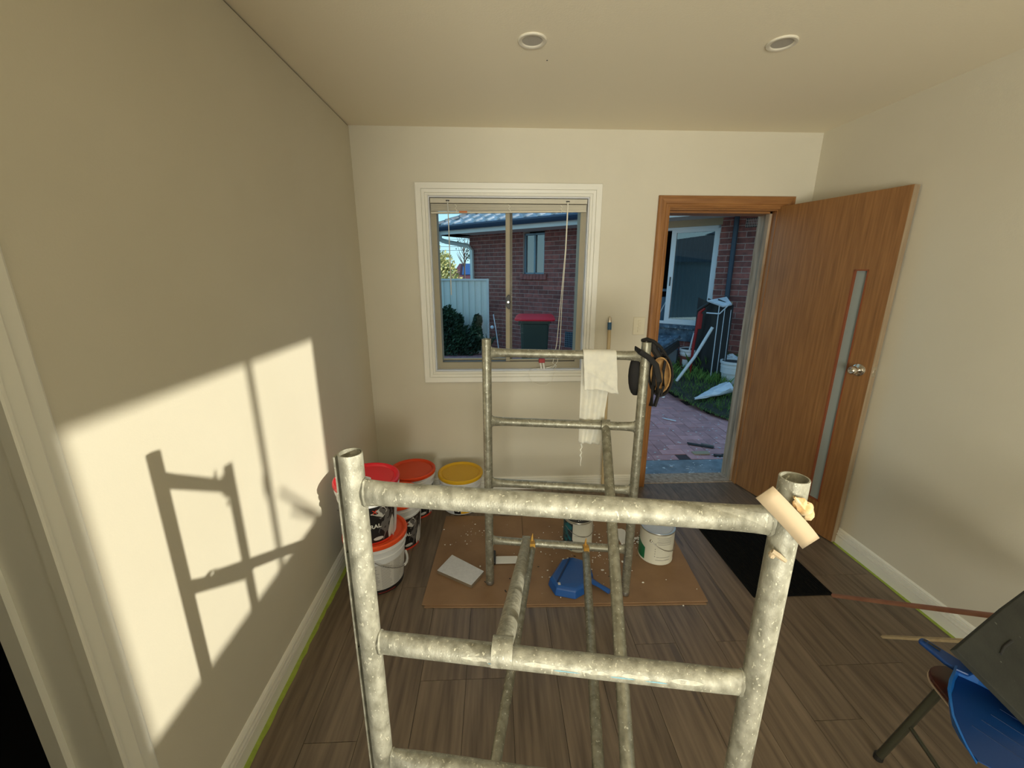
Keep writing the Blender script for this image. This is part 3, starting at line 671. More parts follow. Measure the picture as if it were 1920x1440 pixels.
mb.path([(.715, 1.665, 1.22), (.705, 1.655, 1.17), (.712, 1.655, 1.10), (.708, 1.66, 1.06)], .006, 8, ry=.004)
mb.build('strap', 'black_fabric', kp, smooth=True)

# ---------------------------------------------------------------- cardboard on the floor
def card_piece(poly, z0, th, label, seams=()):
    mb = MB(); mb.prism(poly, z0, z0 + th); cx = sum(p[0] for p in poly) / len(poly); cy = sum(p[1] for p in poly) / len(poly)
    o = mb.build('cardboard_sheet', 'card', loc=(cx, cy, z0)); tag(o, label, 'cardboard', 'flattened cardboard on the floor'); return o
card_piece([(-.352, 1.655), (.136, 1.640), (.160, 2.395), (-.325, 2.412)], .0002, .0045, 'lower flattened cardboard sheet, left part under the white board')
card_piece([(-.365, 1.668), (.1405, 1.650), (.166, 2.40), (-.330, 2.42)], .0050, .0050, 'upper flattened cardboard sheet on the left, white board lying on it')
card_piece([(.142, 1.640), (1.020, 1.622), (1.060, 2.03), (1.075, 2.285), (.168, 2.395)], .0002, .0045, 'lower flattened cardboard sheet, right part peeping from under the upper one')
card_piece([(.1425, 1.648), (1.032, 1.634), (1.066, 2.02), (1.082, 2.30), (.169, 2.40)], .0050, .0050, 'upper flattened cardboard sheet on the right, under the paint cans and dustpan')
CT = .0101
# crumbs
mb = MB()
for (cx, cy, sd_, n) in ((-.13, 2.24, .045, 22), (.58, 2.02, .10, 60), (.37, 1.93, .15, 40), (.30, 2.10, .12, 14), (.84, 2.11, .05, 26), (.62, 1.86, .12, 16), (-.20, 2.12, .08, 10)):
    for _ in range(n):
        r = random.uniform(.0012, .0045) * (1.6 if random.random() < .08 else 1); mb.ell((random.gauss(cx, sd_), random.gauss(cy, sd_), CT + r * .4), (r * random.uniform(.7, 1.8), r, r * .5), 5, 3, jit=.2)
o = mb.build('plaster_crumbs', 'white_chip', loc=(.4, 2.0, CT)); tag(o, 'white plaster crumbs scattered over the cardboard', 'crumbs', kind='stuff')
mb = MB()
for _ in range(14):
    r = random.uniform(.003, .007); mb.path([(x0 := random.uniform(-.1, .7), y0 := random.uniform(1.68, 2.0), CT + .002), (x0 + random.uniform(-.015, .015), y0 + random.uniform(-.012, .012), CT + .004)], r * .45, 5)
o = mb.build('leaf_litter', 'debris', loc=(.3, 1.85, CT)); tag(o, 'dark crumbs of dirt on the cardboard', 'dirt', kind='stuff')
# black mat
mt_ = thing('door_mat', 'black ribbed rubber backed mat on the planks in front of the open door', 'mat', (1.47, 2.0, 0))
B((1.276, 1.655, .0003), (1.688, 2.36, .006)).build('backing', 'mat', mt_, bevel=.002)
mb = MB(); x = 1.290
while x < 1.676: mb.box((x, 1.668, .006), (x + .006, 2.348, .0085)); x += .012
rb = mb.build('ribs', 'mat', mt_); rb['kind'] = 'stuff'
# white board
wb_ = thing('white_board_offcut', 'white faced square board offcut lying on the cardboard beside the far frame', 'board', (-.19, 1.885, CT))
mb = MB(); P = [(-.318, 1.881), (-.130, 1.765), (-.069, 1.864), (-.251, 2.004)]
mb.prism(P, CT + .0005, CT + .017); mb.build('core', 'ply_edge', wb_)
MB().prism([(a + (-.19 - a) * .004, b + (1.885 - b) * .004) for a, b in P], CT + .017, CT + .0195).build('white_face', 'white_tile', wb_)
# filling knife with black handle
fk = thing('filling_blade', 'white plastic filling blade with black handle behind the left foot of the far frame', 'filling knife', (.03, 1.97, CT))
MB().prism([(-.006, 1.935), (.118, 1.934), (.116, 1.992), (-.004, 1.994)], CT + .006, CT + .009).build('blade', 'white_plastic', fk)
mb = MB(); mb.box((-.026, 1.930, CT), (-.005, 2.034, CT + .022)); mb.build('handle', 'black', fk, bevel=.006)
# white scoop
sp = thing('plastic_scoop', 'translucent white plastic scoop lying between the two paint cans', 'scoop', (.75, 2.13, CT))
mb = MB(); mb.prism([(.735, 2.075), (.782, 2.075), (.798, 2.205), (.780, 2.222), (.745, 2.222), (.727, 2.205)], CT + .001, CT + .012); mb.build('bowl', 'white_plastic', sp, bevel=.004)
mb = MB(); mb.path([(.757, 2.078, CT + .009), (.748, 2.0, CT + .009), (.735, 1.93, CT + .009)], [.012, .008, .010], 10); mb.build('handle', 'white_plastic', sp, smooth=True)
mb = MB()
for _ in range(16): mb.ell((random.gauss(.845, .022), random.gauss(2.10, .014), CT + random.uniform(.004, .016)), (.010, .008, .006), 6, 5, jit=.3)
o = mb.build('crumpled_tissue', 'white_chip', loc=(.845, 2.1, CT)); tag(o, 'small crumpled white tissue beside the green labelled can', 'tissue')

# ---------------------------------------------------------------- paint cans
def wrap(mb, poly2, c, rf, a0, out=.0006):
    """poly2: list of (arc metres, z); subdivided strips laid on a cone of radius rf(z)"""
    vs = []
    for (s_, z) in poly2:
        r = rf(z) + out; a = a0 + s_ / r; vs.append(Vector((c[0] + r * math.cos(a), c[1] + r * math.sin(a), c[2] + z)))
    return vs
def band(mb, c, rf, a0, a1, z0, z1, out=.0006, n=24, m_=1):
    """label patch between angles (z0,z1 may be functions of fraction)"""
    rows = []
    for j in range(m_ + 1):
        row = []
        for i in range(n + 1):
            f = i / n; a = a0 + (a1 - a0) * f
            za = z0(f) if callable(z0) else z0; zb_ = z1(f) if callable(z1) else z1
            z = za + (zb_ - za) * j / m_; r = rf(z) + out
            row.append(Vector((c[0] + r * math.cos(a), c[1] + r * math.sin(a), c[2] + z)))
        rows.append(row)
    vs = [v for r in rows for v in r]; k = n + 1
    mb.add(vs, [(j * k + i, j * k + i + 1, (j + 1) * k + i + 1, (j + 1) * k + i) for j in range(m_) for i in range(n)])
def blob(mb, c, rf, a0, z0, w_, h_, out=.001, pts=None):
    """fan-shaped free blob on the cone: pts = unit outline"""
    P = pts or [(math.cos(2 * PI * k / 12), math.sin(2 * PI * k / 12)) for k in range(12)]
    def q(u, v):
        z = z0 + v * h_; r = rf(z) + out; a = a0 + u * w_ / r; return Vector((c[0] + r * math.cos(a), c[1] + r * math.sin(a), c[2] + z))
    n = len(P); mid = (sum(p[0] for p in P) / n, sum(p[1] for p in P) / n)
    vs = [q(*mid)] + [q(mid[0] + (p[0] - mid[0]) * .5, mid[1] + (p[1] - mid[1]) * .5) for p in P] + [q(*p) for p in P]
    fs = [(0, 1 + i, 1 + (i + 1) % n) for i in range(n)] + [(1 + i, 1 + n + i, 1 + n + (i + 1) % n, 1 + (i + 1) % n) for i in range(n)]
    mb.add(vs, fs)
def word(body, size, c, rf, a0, z0, parent, mat, bold=0.0, out=.0014, stretch=1.0):
    vs, fs = text_mesh(body, size, bold); W2 = []
    for v in vs:
        z = z0 + v.y; r = rf(z) + out; a = a0 + v.x * stretch / r; W2.append(Vector((c[0] + r * math.cos(a), c[1] + r * math.sin(a), c[2] + z)))
    mb = MB(); mb.add(W2, fs); return mb.build('lettering', mat, parent)
CAMDIR = lambda c: math.atan2(-c[1], -c[0])     # angle on the can that faces the room's camera side
def paint_can(c, r, h, label, lidmat, kind):
    t = thing('paint_can', label, 'paint can', (c[0], c[1], CT), group='paint cans on the cardboard')
    c3 = (c[0], c[1], CT); rf = lambda z: r
    MB().lathe([(.0001, .001), (r - .002, .001), (r + .0012, .002), (r + .0012, .006), (r, .008), (r, h - .008), (r + .0012, h - .006), (r + .0012, h - .001), (r - .001, h), (r - .004, h - .001), (r - .005, h - .004)], 48, c3).build('body', 'can_paper', t, smooth=True)
    MB().lathe([(.0001, h - .004), (r - .017, h - .004), (r - .015, h - .006), (r - .011, h - .006), (r - .009, h - .001), (r - .005, h - .001), (r - .004, h - .004)], 48, c3).build('lid', lidmat, t, smooth=True)
    MB().lathe([(r - .0055, h - .003), (r - .0035, h + .0008), (r + .0005, h + .0008), (r + .0016, h - .003), (r + .0012, h - .007)], 48, c3).build('rim', 'tin', t, smooth=True)
    f = CAMDIR(c)
    if kind == 'green':
        mb = MB(); band(mb, c3, rf, f - 1.9, f - .62, .012, lambda q: h * (.72 - .28 * q), n=24, m_=6); mb.build('label_panel', 'green_label', t)
        mb = MB()
        for k, zz in enumerate((.030, .048, .128, .139, .147, .156, .167)):
            band(mb, c3, rf, f + .05 + .04 * (k % 3), f + .95, zz, zz + (.0022 if k < 4 else .0014), out=.0009, n=14)
        for zz in (.05, .066, .08, .094, .128): band(mb, c3, rf, f - .02, f + .02, zz, zz + .006, out=.0009, n=2)
        mb.build('label_print', 'label_text', t)
        e_ = Vector((c[0] + (r + .001) * math.cos(f - .28), c[1] + (r + .001) * math.sin(f - .28), CT + h * .74))
        mb = MB(); mb.ell(e_, (.008, .008, .008), 12, 8); mb.build('bail_ear', 'tin', t, smooth=True)
        mb = MB(); pts = []
        for k in range(13):
            q = k / 12; a = f - .28 + (PI) * q; rr = r + .006 + .0 * q; pts.append((c[0] + rr * math.cos(a), c[1] + rr * math.sin(a), CT + h * .74 - .062 * math.sin(PI * q)))
        mb.path(pts, .0016, 6); mb.build('bail_handle', 'wire', t, smooth=True)
    else:
        mb = MB(); band(mb, c3, rf, f - 1.7, f - .35, .006, h - .012, n=24, m_=6); mb.build('label_panel', 'teal_label', t)
        mb = MB(); band(mb, c3, rf, f - .62, f - .30, .012, .075, out=.0009, n=10, m_=2); mb.build('label_panel', 'teal_label', t)
        mb = MB(); band(mb, c3, rf, f + .05, f + .6, .026, .029, out=.0009, n=10); band(mb, c3, rf, f - .2, f + .5, .105, .107, out=.0009, n=10); mb.build('label_print', 'label_text', t)
        mb = MB(); pts = []
        for k in range(13):
            q = k / 12; a = f - .9 + PI * q; pts.append((c[0] + (r + .005) * math.cos(a), c[1] + (r + .005) * math.sin(a), CT + h * .8 - .05 * math.sin(PI * q)))
        mb.path(pts, .0016, 6); mb.build('bail_handle', 'wire', t, smooth=True)
        mb = MB()
        for k in range(4): mb.ell((c[0] + .012 * k - .01, c[1] - .055 + .004 * k, CT + h - .002), (.003, .003, .0015), 8, 4)
        mb.build('paint_drips', 'white_chip', t)
    return t
paint_can((.902, 1.985), .092, .192, 'paint can with white lid and green label standing on the cardboard', 'lid_film', 'green')
paint_can((.478, 2.100), .084, .190, 'paint can with dark lid and teal label standing on the cardboard', 'label_black', 'teal')

# ---------------------------------------------------------------- big paint buckets
def bucket(c, z0, r0, r1, h, lid, label, print_, rot=0.0, handle=None):
    t = thing('paint_bucket', label, 'bucket', (c[0], c[1], z0), group='plastic paint buckets in the corner')
    c3 = (c[0], c[1], z0); rf = lambda z: r0 + (r1 - r0) * z / h
    zc = h - .012
    body = [(.0001, .002), (r0 - .004, .002), (r0, .006), (rf(h * .70), h * .70), (rf(h * .71) + .004, h * .71), (rf(h * .74) + .004, h * .74), (rf(h * .75) + .001, h * .75), (rf(h * .82) + .001, h * .82), (rf(h * .83) + .007, h * .83), (rf(h * .87) + .008, h * .87), (rf(h * .88) + .002, h * .88), (r1 + .001, h - .016), (r1 + .001, h - .004), (r1 - .004, h - .004)]
    MB().lathe(body, 56, c3).build('body', 'white_bucket', t, smooth=True)
    MB().lathe([(r1 - .002, h - .020), (r1 + .007, h - .020), (r1 + .009, h - .014), (r1 + .008, h - .002), (r1 + .002, h + .003), (r1 - .006, h + .002), (r1 - .012, h - .004), (r1 - .016, h - .009), (r1 - .020, h - .009), (r1 - .022, h - .007), (r1 - .05, h - .007), (.0001, h - .0065)], 56, c3).build('lid', lid, t, smooth=True)
    f = CAMDIR(c) + rot
    if print_ == 'front':
        mb = MB(); band(mb, c3, rf, f - 1.15, f + 1.0, .008, h * .69, n=40, m_=4); mb.build('label_panel', 'label_black', t)
        mb = MB()
        blob(mb, c3, rf, f + .50, h * .53, .045, .045, pts=[(-1, .2), (-.5, 1), (.6, .9), (1, 0), (.4, -.8), (-.5, -.6)]); mb.build('label_panel', 'label_grey', t); mb = MB()
        blob(mb, c3, rf, f + .62, h * .27, .050, .075, pts=[(-.7, .4), (-.2, .95), (.6, 1), (.95, .3), (.4, -1), (-.5, -.9), (-1, -.2)]); mb.build('label_panel', 'label_grey', t); mb = MB()
        blob(mb, c3, rf, f - .75, h * .35, .035, .06)
        mb.build('label_panel', 'label_grey', t)
        mb = MB()
        blob(mb, c3, rf, f + .80, h * .20, .024, .070, .0012, [(-.6, -1), (-.9, -.2), (-.3, .6), (.3, 1), (.8, .5), (1, -1)]); mb.build('label_panel', 'label_light', t); mb = MB()
        blob(mb, c3, rf, f + .22, h * .105, .024, .010, .0012); mb.build('label_panel', 'label_light', t); mb = MB()
        blob(mb, c3, rf, f - .08, h * .60, .075, .040, .0014, [(-1, -1), (-1, .6), (1, .6), (1.25, -.3), (.9, -1)])
        mb.build('label_panel', 'label_light', t)
        word('X', .030, c3, rf, f + .14, h * .60, t, 'label_red', .0006, .0022); word('E', .030, c3, rf, f - .92, h * .58, t, 'label_red', .0006, .0022)
        word('RAL', .030, c3, rf, f + .14, h * .34, t, 'white_plastic', .0008, .0022)
        mb = MB(); band(mb, c3, rf, f - .7, f + .9, .0, .012, out=.0013, n=30); mb.build('label_panel', 'label_red', t)
    elif print_ == 'back':
        mb = MB(); band(mb, c3, rf, f - 1.5, f - .50, .031, h * .62, n=20, m_=3); mb.build('label_panel', 'label_black', t); mb = MB(); band(mb, c3, rf, f - 1.6, f + 1.6, .004, .030, n=50); mb.build('label_panel', 'label_black', t)
        mb = MB(); band(mb, c3, rf, f - .49, f + 1.2, .031, h * .62, n=36, m_=3); mb.build('label_panel', 'label_light', t)
        mb = MB()
        for col_ in range(3):
            a = f - .42 + .48 * col_
            for k in range(17):
                z = .038 + k * .0086; wv = random.uniform(.28, .42); band(mb, c3, rf, a, a + wv, z, z + .0024, out=.0010, n=8)
        mb.build('label_print', pm('fine_grey_print', (.24, .23, .21), .6), t)
        mb = MB()
        for k in range(12): band(mb, c3, rf, f - .1 + .06 * k, f - .06 + .06 * k, .011, .014, out=.0012, n=2)
        mb.build('label_print', 'label_red', t)
    else:
        mb = MB(); band(mb, c3, rf, f - .05, f + .45, .012, .10, n=14, m_=2); mb.build('label_panel', 'label_yellow', t)
        mb = MB(); band(mb, c3, rf, f - .42, f - .06, .012, .10, out=.0004, n=14, m_=2); mb.build('label_panel', 'label_black', t)
        word('15', .032, c3, rf, f - .24, .040, t, 'white_plastic', .0008)
    # wire bail with plastic grip
    if handle is not None:
        a0 = f + handle; zt = h * .72; pts = []
        for k in range(17):
            q = k / 16; a = a0 + PI * q; drop = .115 * math.sin(PI * q); rr = rf(zt - drop) + .010 + .006 * math.sin(PI * q)
            pts.append((c[0] + rr * math.cos(a), c[1] + rr * math.sin(a), z0 + zt - drop))
        MB().path(pts, .0018, 6).build('bail_handle', 'wire', t, smooth=True)
        MB().path(pts[6:11], .0065, 10).build('bail_grip', 'white_plastic', t, smooth=True)
        for a in (a0, a0 + PI): MB().ell((c[0] + (rf(zt) + .006) * math.cos(a), c[1] + (rf(zt) + .006) * math.sin(a), z0 + zt), (.009, .009, .012), 10, 8).build('bail_ear', 'white_bucket', t, smooth=True)
    return t
CA = (-.618, 1.865)
bucket(CA, 0.0005, .122, .150, .298, 'orange_lid', 'bottom bucket of the front stack, orange lid, fine print side showing', 'back', handle=-.15)
tb = bucket((-.632, 1.858), .2925, .120, .148, .305, 'red_lid', 'top bucket of the front stack, red lid, black label with red letters', 'front', handle=2.2)
mb = MB(); c3 = (-.632, 1.858, .2925 + .305 - .0062)
mb.prism([(c3[0] - .02 + .045 * math.cos(k * PI / 8), c3[1] - .012 + .028 * math.sin(k * PI / 8)) for k in range(16)], c3[2], c3[2] + .0008); mb.build('lid_patch', 'white_bucket', tb)
bucket((-.585, 2.195), 0.0005, .120, .146, .305, 'orange_lid', 'orange lidded bucket standing right behind the front stack, black label', 'front', rot=.18, handle=2.4)
bucket((-.553, 2.515), 0.0005, .118, .143, .310, 'orange_lid_dull', 'deep orange lidded bucket in the corner against the far wall', 'front', rot=.2, handle=-.6)
bucket((-.240, 2.555), 0.0005, .120, .143, .262, 'yellow_lid', 'white bucket with yellow lid against the far wall under the window', 'yellow', handle=1.9)

# ---------------------------------------------------------------- small blue dustpan on the cardboard
dp = thing('dustpan', 'small blue dustpan upside down on the cardboard between the low braces', 'dustpan', (.39, 1.81, CT))
top = [(.268, 1.772), (.292, 1.700), (.385, 1.672), (.455, 1.715), (.500, 1.795), (.505, 1.90), (.425, 1.955), (.360, 1.935)]
z1_ = CT + .050
mb = MB(); n = len(top); cx = sum(p[0] for p in top) / n; cy = sum(p[1] for p in top) / n
r0_ = [Vector((cx + (p[0] - cx) * 1.04, cy + (p[1] - cy) * 1.04, CT + .001)) for p in top]; r1_ = [Vector((cx + (p[0] - cx) * .98, cy + (p[1] - cy) * .98, z1_ - .010 - .018 * max(0, (p[1] - 1.82) / .13))) for p in top]; r2_ = [Vector((cx + (p[0] - cx) * .88, cy + (p[1] - cy) * .88, z1_ - .018 * max(0, (p[1] - 1.82) / .13))) for p in top]
mb.rings([r0_, r1_, r2_]); mb.build('scoop', 'blue_plastic', dp, bevel=.004)
mb = MB(); mb.slab([(.300, 1.735, z1_ + .0015), (.306, 1.729, z1_ + .0015), (.405, 1.925, z1_ - .010), (.399, 1.931, z1_ - .010)], .003); mb.build('crease', pm('dark_blue_groove', (.004, .025, .10), .6), dp)
mb = MB(); mb.path([(.470, 1.775, CT + .028), (.520, 1.728, CT + .024), (.560, 1.690, CT + .020)], [.018, .013, .015], 12, ry=[.010, .008, .009]); mb.build('handle', 'blue_plastic', dp, smooth=True)
B((.305, 1.712, z1_ + .0005), (.317, 1.728, z1_ + .002)).build('logo_mark', 'label_light', dp)

# ---------------------------------------------------------------- chair with things on it, bottom right
ch = thing('school_chair', 'chair with glossy dark red-brown plywood seat and grey steel legs, bottom right corner', 'chair', (1.38, .68, 0))
def rounded(x0, y0, x1, y1, r, n=7):
    P = []
    for (cx, cy, a) in ((x1 - r, y1 - r, 0), (x0 + r, y1 - r, 90), (x0 + r, y0 + r, 180), (x1 - r, y0 + r, 270)):
        for k in range(n + 1): f = math.radians(a + 90 * k / n); P.append((cx + r * math.cos(f), cy + r * math.sin(f)))
    return P
RZ = Matrix.Rotation(math.radians(-14), 4, 'Z'); SP = Matrix.Translation((1.395, .675, 0)) @ RZ
mb = MB(); mb.prism(rounded(-.205, -.20, .205, .20, .07), .438, .449, SP); mb.build('seat', 'seat', ch, bevel=.003)
mb = MB(); mb.prism([(p[0] * 1.008, p[1] * 1.008) for p in rounded(-.205, -.20, .205, .20, .07)], .434, .4375, SP); mb.build('seat_edge', 'seat_edge', ch)
q = lambda x, y, z: SP @ Vector((x, y, z))
legs = [((-.165, .150), (-.195, .235)), ((-.165, -.150), (-.195, -.22)), ((.165, .150), (.20, .22)), ((.165, -.150), (.20, -.22))]
for a, b in legs:
    mb = MB(); mb.path([q(a[0] + .03, a[1] - .03 * (1 if a[1] > 0 else -1), .428), q(a[0], a[1], .418), q(b[0], b[1], .008)], .0115, 14); lo2 = mb.build('leg', 'steel', ch, smooth=True)
    mb = MB(); mb.path([q(b[0], b[1], .0), q(b[0], b[1], .02)], .0135, 12); mb.build('foot_cap', 'black', lo2)
for a, b in ((0, 1), (2, 3)):
    f = .50; pa = [legs[i][0][0] * f + legs[i][1][0] * (1 - f) for i in (a, b)]; pb = [legs[i][0][1] * f + legs[i][1][1] * (1 - f) for i in (a, b)]
    mb = MB(); mb.path([q(pa[0], pb[0], .215), q(pa[1], pb[1], .215)], .006, 10); mb.build('stretcher', 'steel', ch, smooth=True)
for y in (.15, -.15):
    mb = MB(); mb.path([q(.165, y, .42), q(.20, y, .47), q(.235, y, .80)], .0115, 12); mb.build('back_upright', 'steel', ch, smooth=True)
mb = MB(); mb.prism(rounded(-.19, -.075, .19, .075, .05), -.006, .006, Matrix.Translation(q(.222, 0, .735)) @ RZ @ Matrix.Rotation(PI / 2, 4, 'Z') @ Matrix.Rotation(PI / 2, 4, 'X')); mb.build('backrest', 'seat', ch, bevel=.003)
# large dustpan on the seat
bp_ = thing('dustpan', 'large blue dustpan with looped handle lying face up on the red-brown chair seat', 'dustpan', (1.25, .75, .45))
Z_ = .4515
outl = [(1.312, .865), (1.286, .850), (1.262, .832), (1.232, .812), (1.206, .792), (1.180, .765), (1.157, .740), (1.142, .712), (1.133, .688), (1.128, .660), (1.225, .560), (1.36, .560), (1.46, .62), (1.44, .70), (1.395, .765), (1.362, .805), (1.338, .838)]
mb = MB(); mb.prism(outl[::-1], Z_, Z_ + .003); mb.build('tray', 'blue_plastic2', bp_)
mb = MB(); n = len(outl)
hh = [.046, .047, .047, .046, .044, .040, .034, .026, .016, .003, .003, .003, .016, .030, .040, .045, .046]
ct = Vector((sum(p[0] for p in outl) / n, sum(p[1] for p in outl) / n, 0)); rg = []
for i, p in enumerate(outl):
    P = Vector((p[0], p[1], 0)); o_ = (P - ct).normalized(); Pz = Vector((p[0], p[1], Z_)); h_ = hh[i]
    rg.append([Pz + o_ * .000, Pz + o_ * .007 + Vector((0, 0, h_)), Pz + o_ * .013 + Vector((0, 0, h_)), Pz + o_ * .013 + Vector((0, 0, h_ - .004 if h_ > .006 else h_ - .002)), Pz + o_ * .009 + Vector((0, 0, h_ * .9 - .002)), Pz + o_ * .003])
k = 6; vs = [v for r in rg for v in r]; fs = []
for a in range(n):
    if a in (9, 10): continue
    b = (a + 1) % n
    for i in range(k): fs.append((a * k + i, a * k + (i + 1) % k, b * k + (i + 1) % k, b * k + i))
mb.add(vs, fs); mb.build('rim', pm('pale_blue_plastic_rim', (.006, .11, .40), .4), bp_)
mb = MB()
for i in range(4): a = Vector((1.20 + .04 * i, .735 + .012 * i, Z_ + .003)); mb.path([a, a + Vector((.045, -.10, .0))], .0014, 5)
mb.build('ridge', pm('navy_ridge', (.004, .03, .12), .5), bp_)
hb = [(1.255, .936), (1.262, .942), (1.272, .945), (1.282, .940), (1.286, .932), (1.318, .870), (1.330, .842), (1.296, .834), (1.276, .852), (1.266, .870)]
mb = MB(); mb.slab([(p[0], p[1], Z_ + .046 + (p[1] - .85) * .10) for p in hb[::-1]], .012); ho_ = mb.build('handle', 'blue_plastic2', bp_, bevel=.004)
mb = MB(); mb.slab([(1.270, .925, Z_ + .0555), (1.276, .927, Z_ + .0555), (1.288, .904, Z_ + .053), (1.281, .900, Z_ + .053)], .002); mb.slab([(1.264, .934, Z_ + .057), (1.270, .936, Z_ + .057), (1.274, .930, Z_ + .0565), (1.268, .927, Z_ + .0565)], .002); mb.build('handle_slot', 'debris', bp_)
# dark foam board on the chair
fb = thing('foam_board', 'charcoal foam board with a slot grip leaning on the chair, lower right edge', 'board', (1.5, .85, .45))
a = Vector((1.212, .822, .600)); v1 = Vector((.421, .176, 0)); v2 = Vector((.088, -.098, -.10)) * 1.40
e1 = v1.normalized(); e2 = v2.normalized()
P = [a, a + v1 * .7 + e2 * -.004, a + v1 * 1.35, a + v1 * 1.35 + v2, a + v1 * .6 + v2 * 1.01, a + v2]
mb = MB(); mb.slab(P[::-1], .016); mb.build('panel', 'pad', fb, bevel=.002)
nn = e1.cross(e2).normalized(); nn = nn if nn.z > 0 else -nn
mb = MB(); c0 = a + e1 * .13 + e2 * .062; mb.path([c0 + nn * .001, c0 + e1 * .035 + e2 * -.006 + nn * .002, c0 + e1 * .085 + e2 * -.004 + nn * .001], [.003, .003, .004], 8); mb.build('grip_slot', 'debris', fb)
# poles resting on the chair
s1 = thing('timber_pole', 'long red-brown timber pole resting from the mat corner up behind the foam board', 'pole', (1.673, 1.642, 0), group='loose poles by the chair')
MB().path([(1.673, 1.642, .011), (1.700, 1.073, .440), (1.703, .985, .505)], .0098, 12).build('shaft', 'redstick', s1, smooth=True)
s2 = thing('timber_pole', 'short ochre timber pole with its tip on the planks, nearer the chair', 'pole', (1.695, 1.412, 0), group='loose poles by the chair')
MB().path([(1.700, 1.400, .0108), (1.600, 1.055, .36), (1.590, 1.02, .395)], .0075, 4).build('shaft', 'pale_stick', s2)
# ---------------------------------------------------------------- OUTSIDE
GZ = -.08
mb = MB(); mb.box((-.9, YB + T, GZ - .05), (3.2, 3.376, GZ)); o = mb.build('trim_2', 'concrete'); st(o)
gl = MB(); gl.box((-40, 3.0, GZ - .3), (40, 60, GZ - .03)); gl.box((2.2, -30, GZ - .3), (40, 3.0, GZ - .03)); o = gl.build('ground', 'soil'); st(o)
# herringbone clay paving
pv = thing('brick_paving', None, None, (1.5, 4.5, GZ), kind='structure')
B((-6, 3.376, GZ - .029), (9, 10.5, GZ - .006)).build('joint_bed', 'paver_joint', pv)
w_p, l_p = .112, .226
pm1 = B((.0025, .0025, -.012), (l_p - .0025, w_p - .0025, 0)).mesh('brick'); pm1.materials.append(M['paver'])
pm2 = B((.0025, .0025, -.012), (w_p - .0025, l_p - .0025, 0)).mesh('brick'); pm2.materials.append(M['paver'])
def lawn_edge(y):   # x where grass starts
    pts = [(3.9, 3.4), (4.26, 2.70), (4.6, 2.52), (4.95, 2.44), (5.57, 2.37), (6.0, 2.0), (6.6, 1.6), (20, 1.2)]
    for (ya, xa), (yb_, xb) in zip(pts[:-1], pts[1:]):
        if ya <= y <= yb_: return xa + (xb - xa) * (y - ya) / (yb_ - ya)
    return 9
rest = MB(); cnt = 0; k_ = w_p
cells = []
for i in range(-40, 70):
    for j in range(-10, 75):
        # herringbone: horizontal brick at lattice points (unit = half brick)
        u = (i - j) % 4
        x0 = 1.0 + i * k_; y0 = 3.385 + j * k_
        if u == 0: cells.append((x0, y0, 0))
        elif u == 3: cells.append((x0, y0 - 0, 1))
for (x0, y0, kd) in cells:
    lx, ly = (l_p, w_p) if kd == 0 else (w_p, l_p)
    if y0 < 3.376 or y0 > 9.4 or x0 < -1.6 or x0 > lawn_edge(y0): continue
    dz = GZ + random.uniform(-.0025, .0015)
    vis = (y0 < 6.0 and (1.05 + (y0 - 2.8) * .40) < x0 + .2 and x0 < (y0) * .68) 
    if vis and cnt < 290:
        o = bpy.data.objects.new('brick', pm1 if kd == 0 else pm2); COL.objects.link(o); o.parent = pv; o.location = (x0 - 1.5, y0 - 4.5, dz - GZ); cnt += 1
    else:
        rest.box((x0 + .0025, y0 + .0025, dz - .012), (x0 + lx - .0025, y0 + ly - .0025, dz))
ro_ = rest.build('brick', 'paver', pv); ro_['kind'] = 'stuff'
# lawn mound and grass
def gz(x, y):
    # ground rises gently toward the house wall
    dwall = (x - 1.241) * -.643 + (y - 8.0) * -.766    # metres in front of the wall
    return GZ + .01 + max(0, min(.20, (2.3 - dwall) * .10))
mb = MB(); g_ = []
nx, ny = 26, 26
for j in range(ny + 1):
    y = 3.9 + (9.8 - 3.9) * j / ny; e0 = lawn_edge(max(3.9, y)); row = []
    for i in range(nx + 1):
        x = e0 + (6.5 - e0) * (i / nx) ** 1.3; row.append(Vector((x, y, gz(x, y) - (.02 if i == 0 else 0) + random.uniform(-.006, .006))))
    g_.append(row)
vs = [v for r in g_ for v in r]; mb.add(vs, [(j * (nx + 1) + i, j * (nx + 1) + i + 1, (j + 1) * (nx + 1) + i + 1, (j + 1) * (nx + 1) + i) for j in range(ny) for i in range(nx)])
lw = mb.build('lawn', 'soil', smooth=True); st(lw)
mb = MB()
def blade(x, y, z, h_, wv):
    a = random.uniform(0, 2 * PI); lean = random.uniform(.1, .7) * h_; dx, dy = math.cos(a) * lean, math.sin(a) * lean; px, py = -math.sin(a) * wv, math.cos(a) * wv
    mb.add([(x - px, y - py, z), (x + px, y + py, z), (x + dx * .4 + px * .6, y + dy * .4 + py * .6, z + h_ * .6), (x + dx, y + dy, z + h_)], [(0, 1, 2), (0, 2, 3)])
for _ in range(15000):
    y = random.uniform(4.0, 8.0); x = lawn_edge(y) - .05 + random.random() ** 1.2 * 2.4
    d = (x - 1.241) * -.643 + (y - 8.0) * -.766
    if d < 0.05: continue
    h_ = random.uniform(.03, .085) * (1.0 if d > .9 else 2.0) * (1.0 if x > lawn_edge(y) + .12 else .5)
    if x < 2.95 and y > 5.2 and random.random() < .45: continue
    blade(x, y, gz(x, y) - .012, h_, .004)
for _ in range(1500):
    s_ = random.uniform(2.6, 3.9); d = random.uniform(.06, .45); x = 1.241 + .766 * s_ - .643 * d; y = 8 - .643 * s_ - .766 * d
    blade(x, y, gz(x, y) - .02, random.uniform(.15, .34), .007)
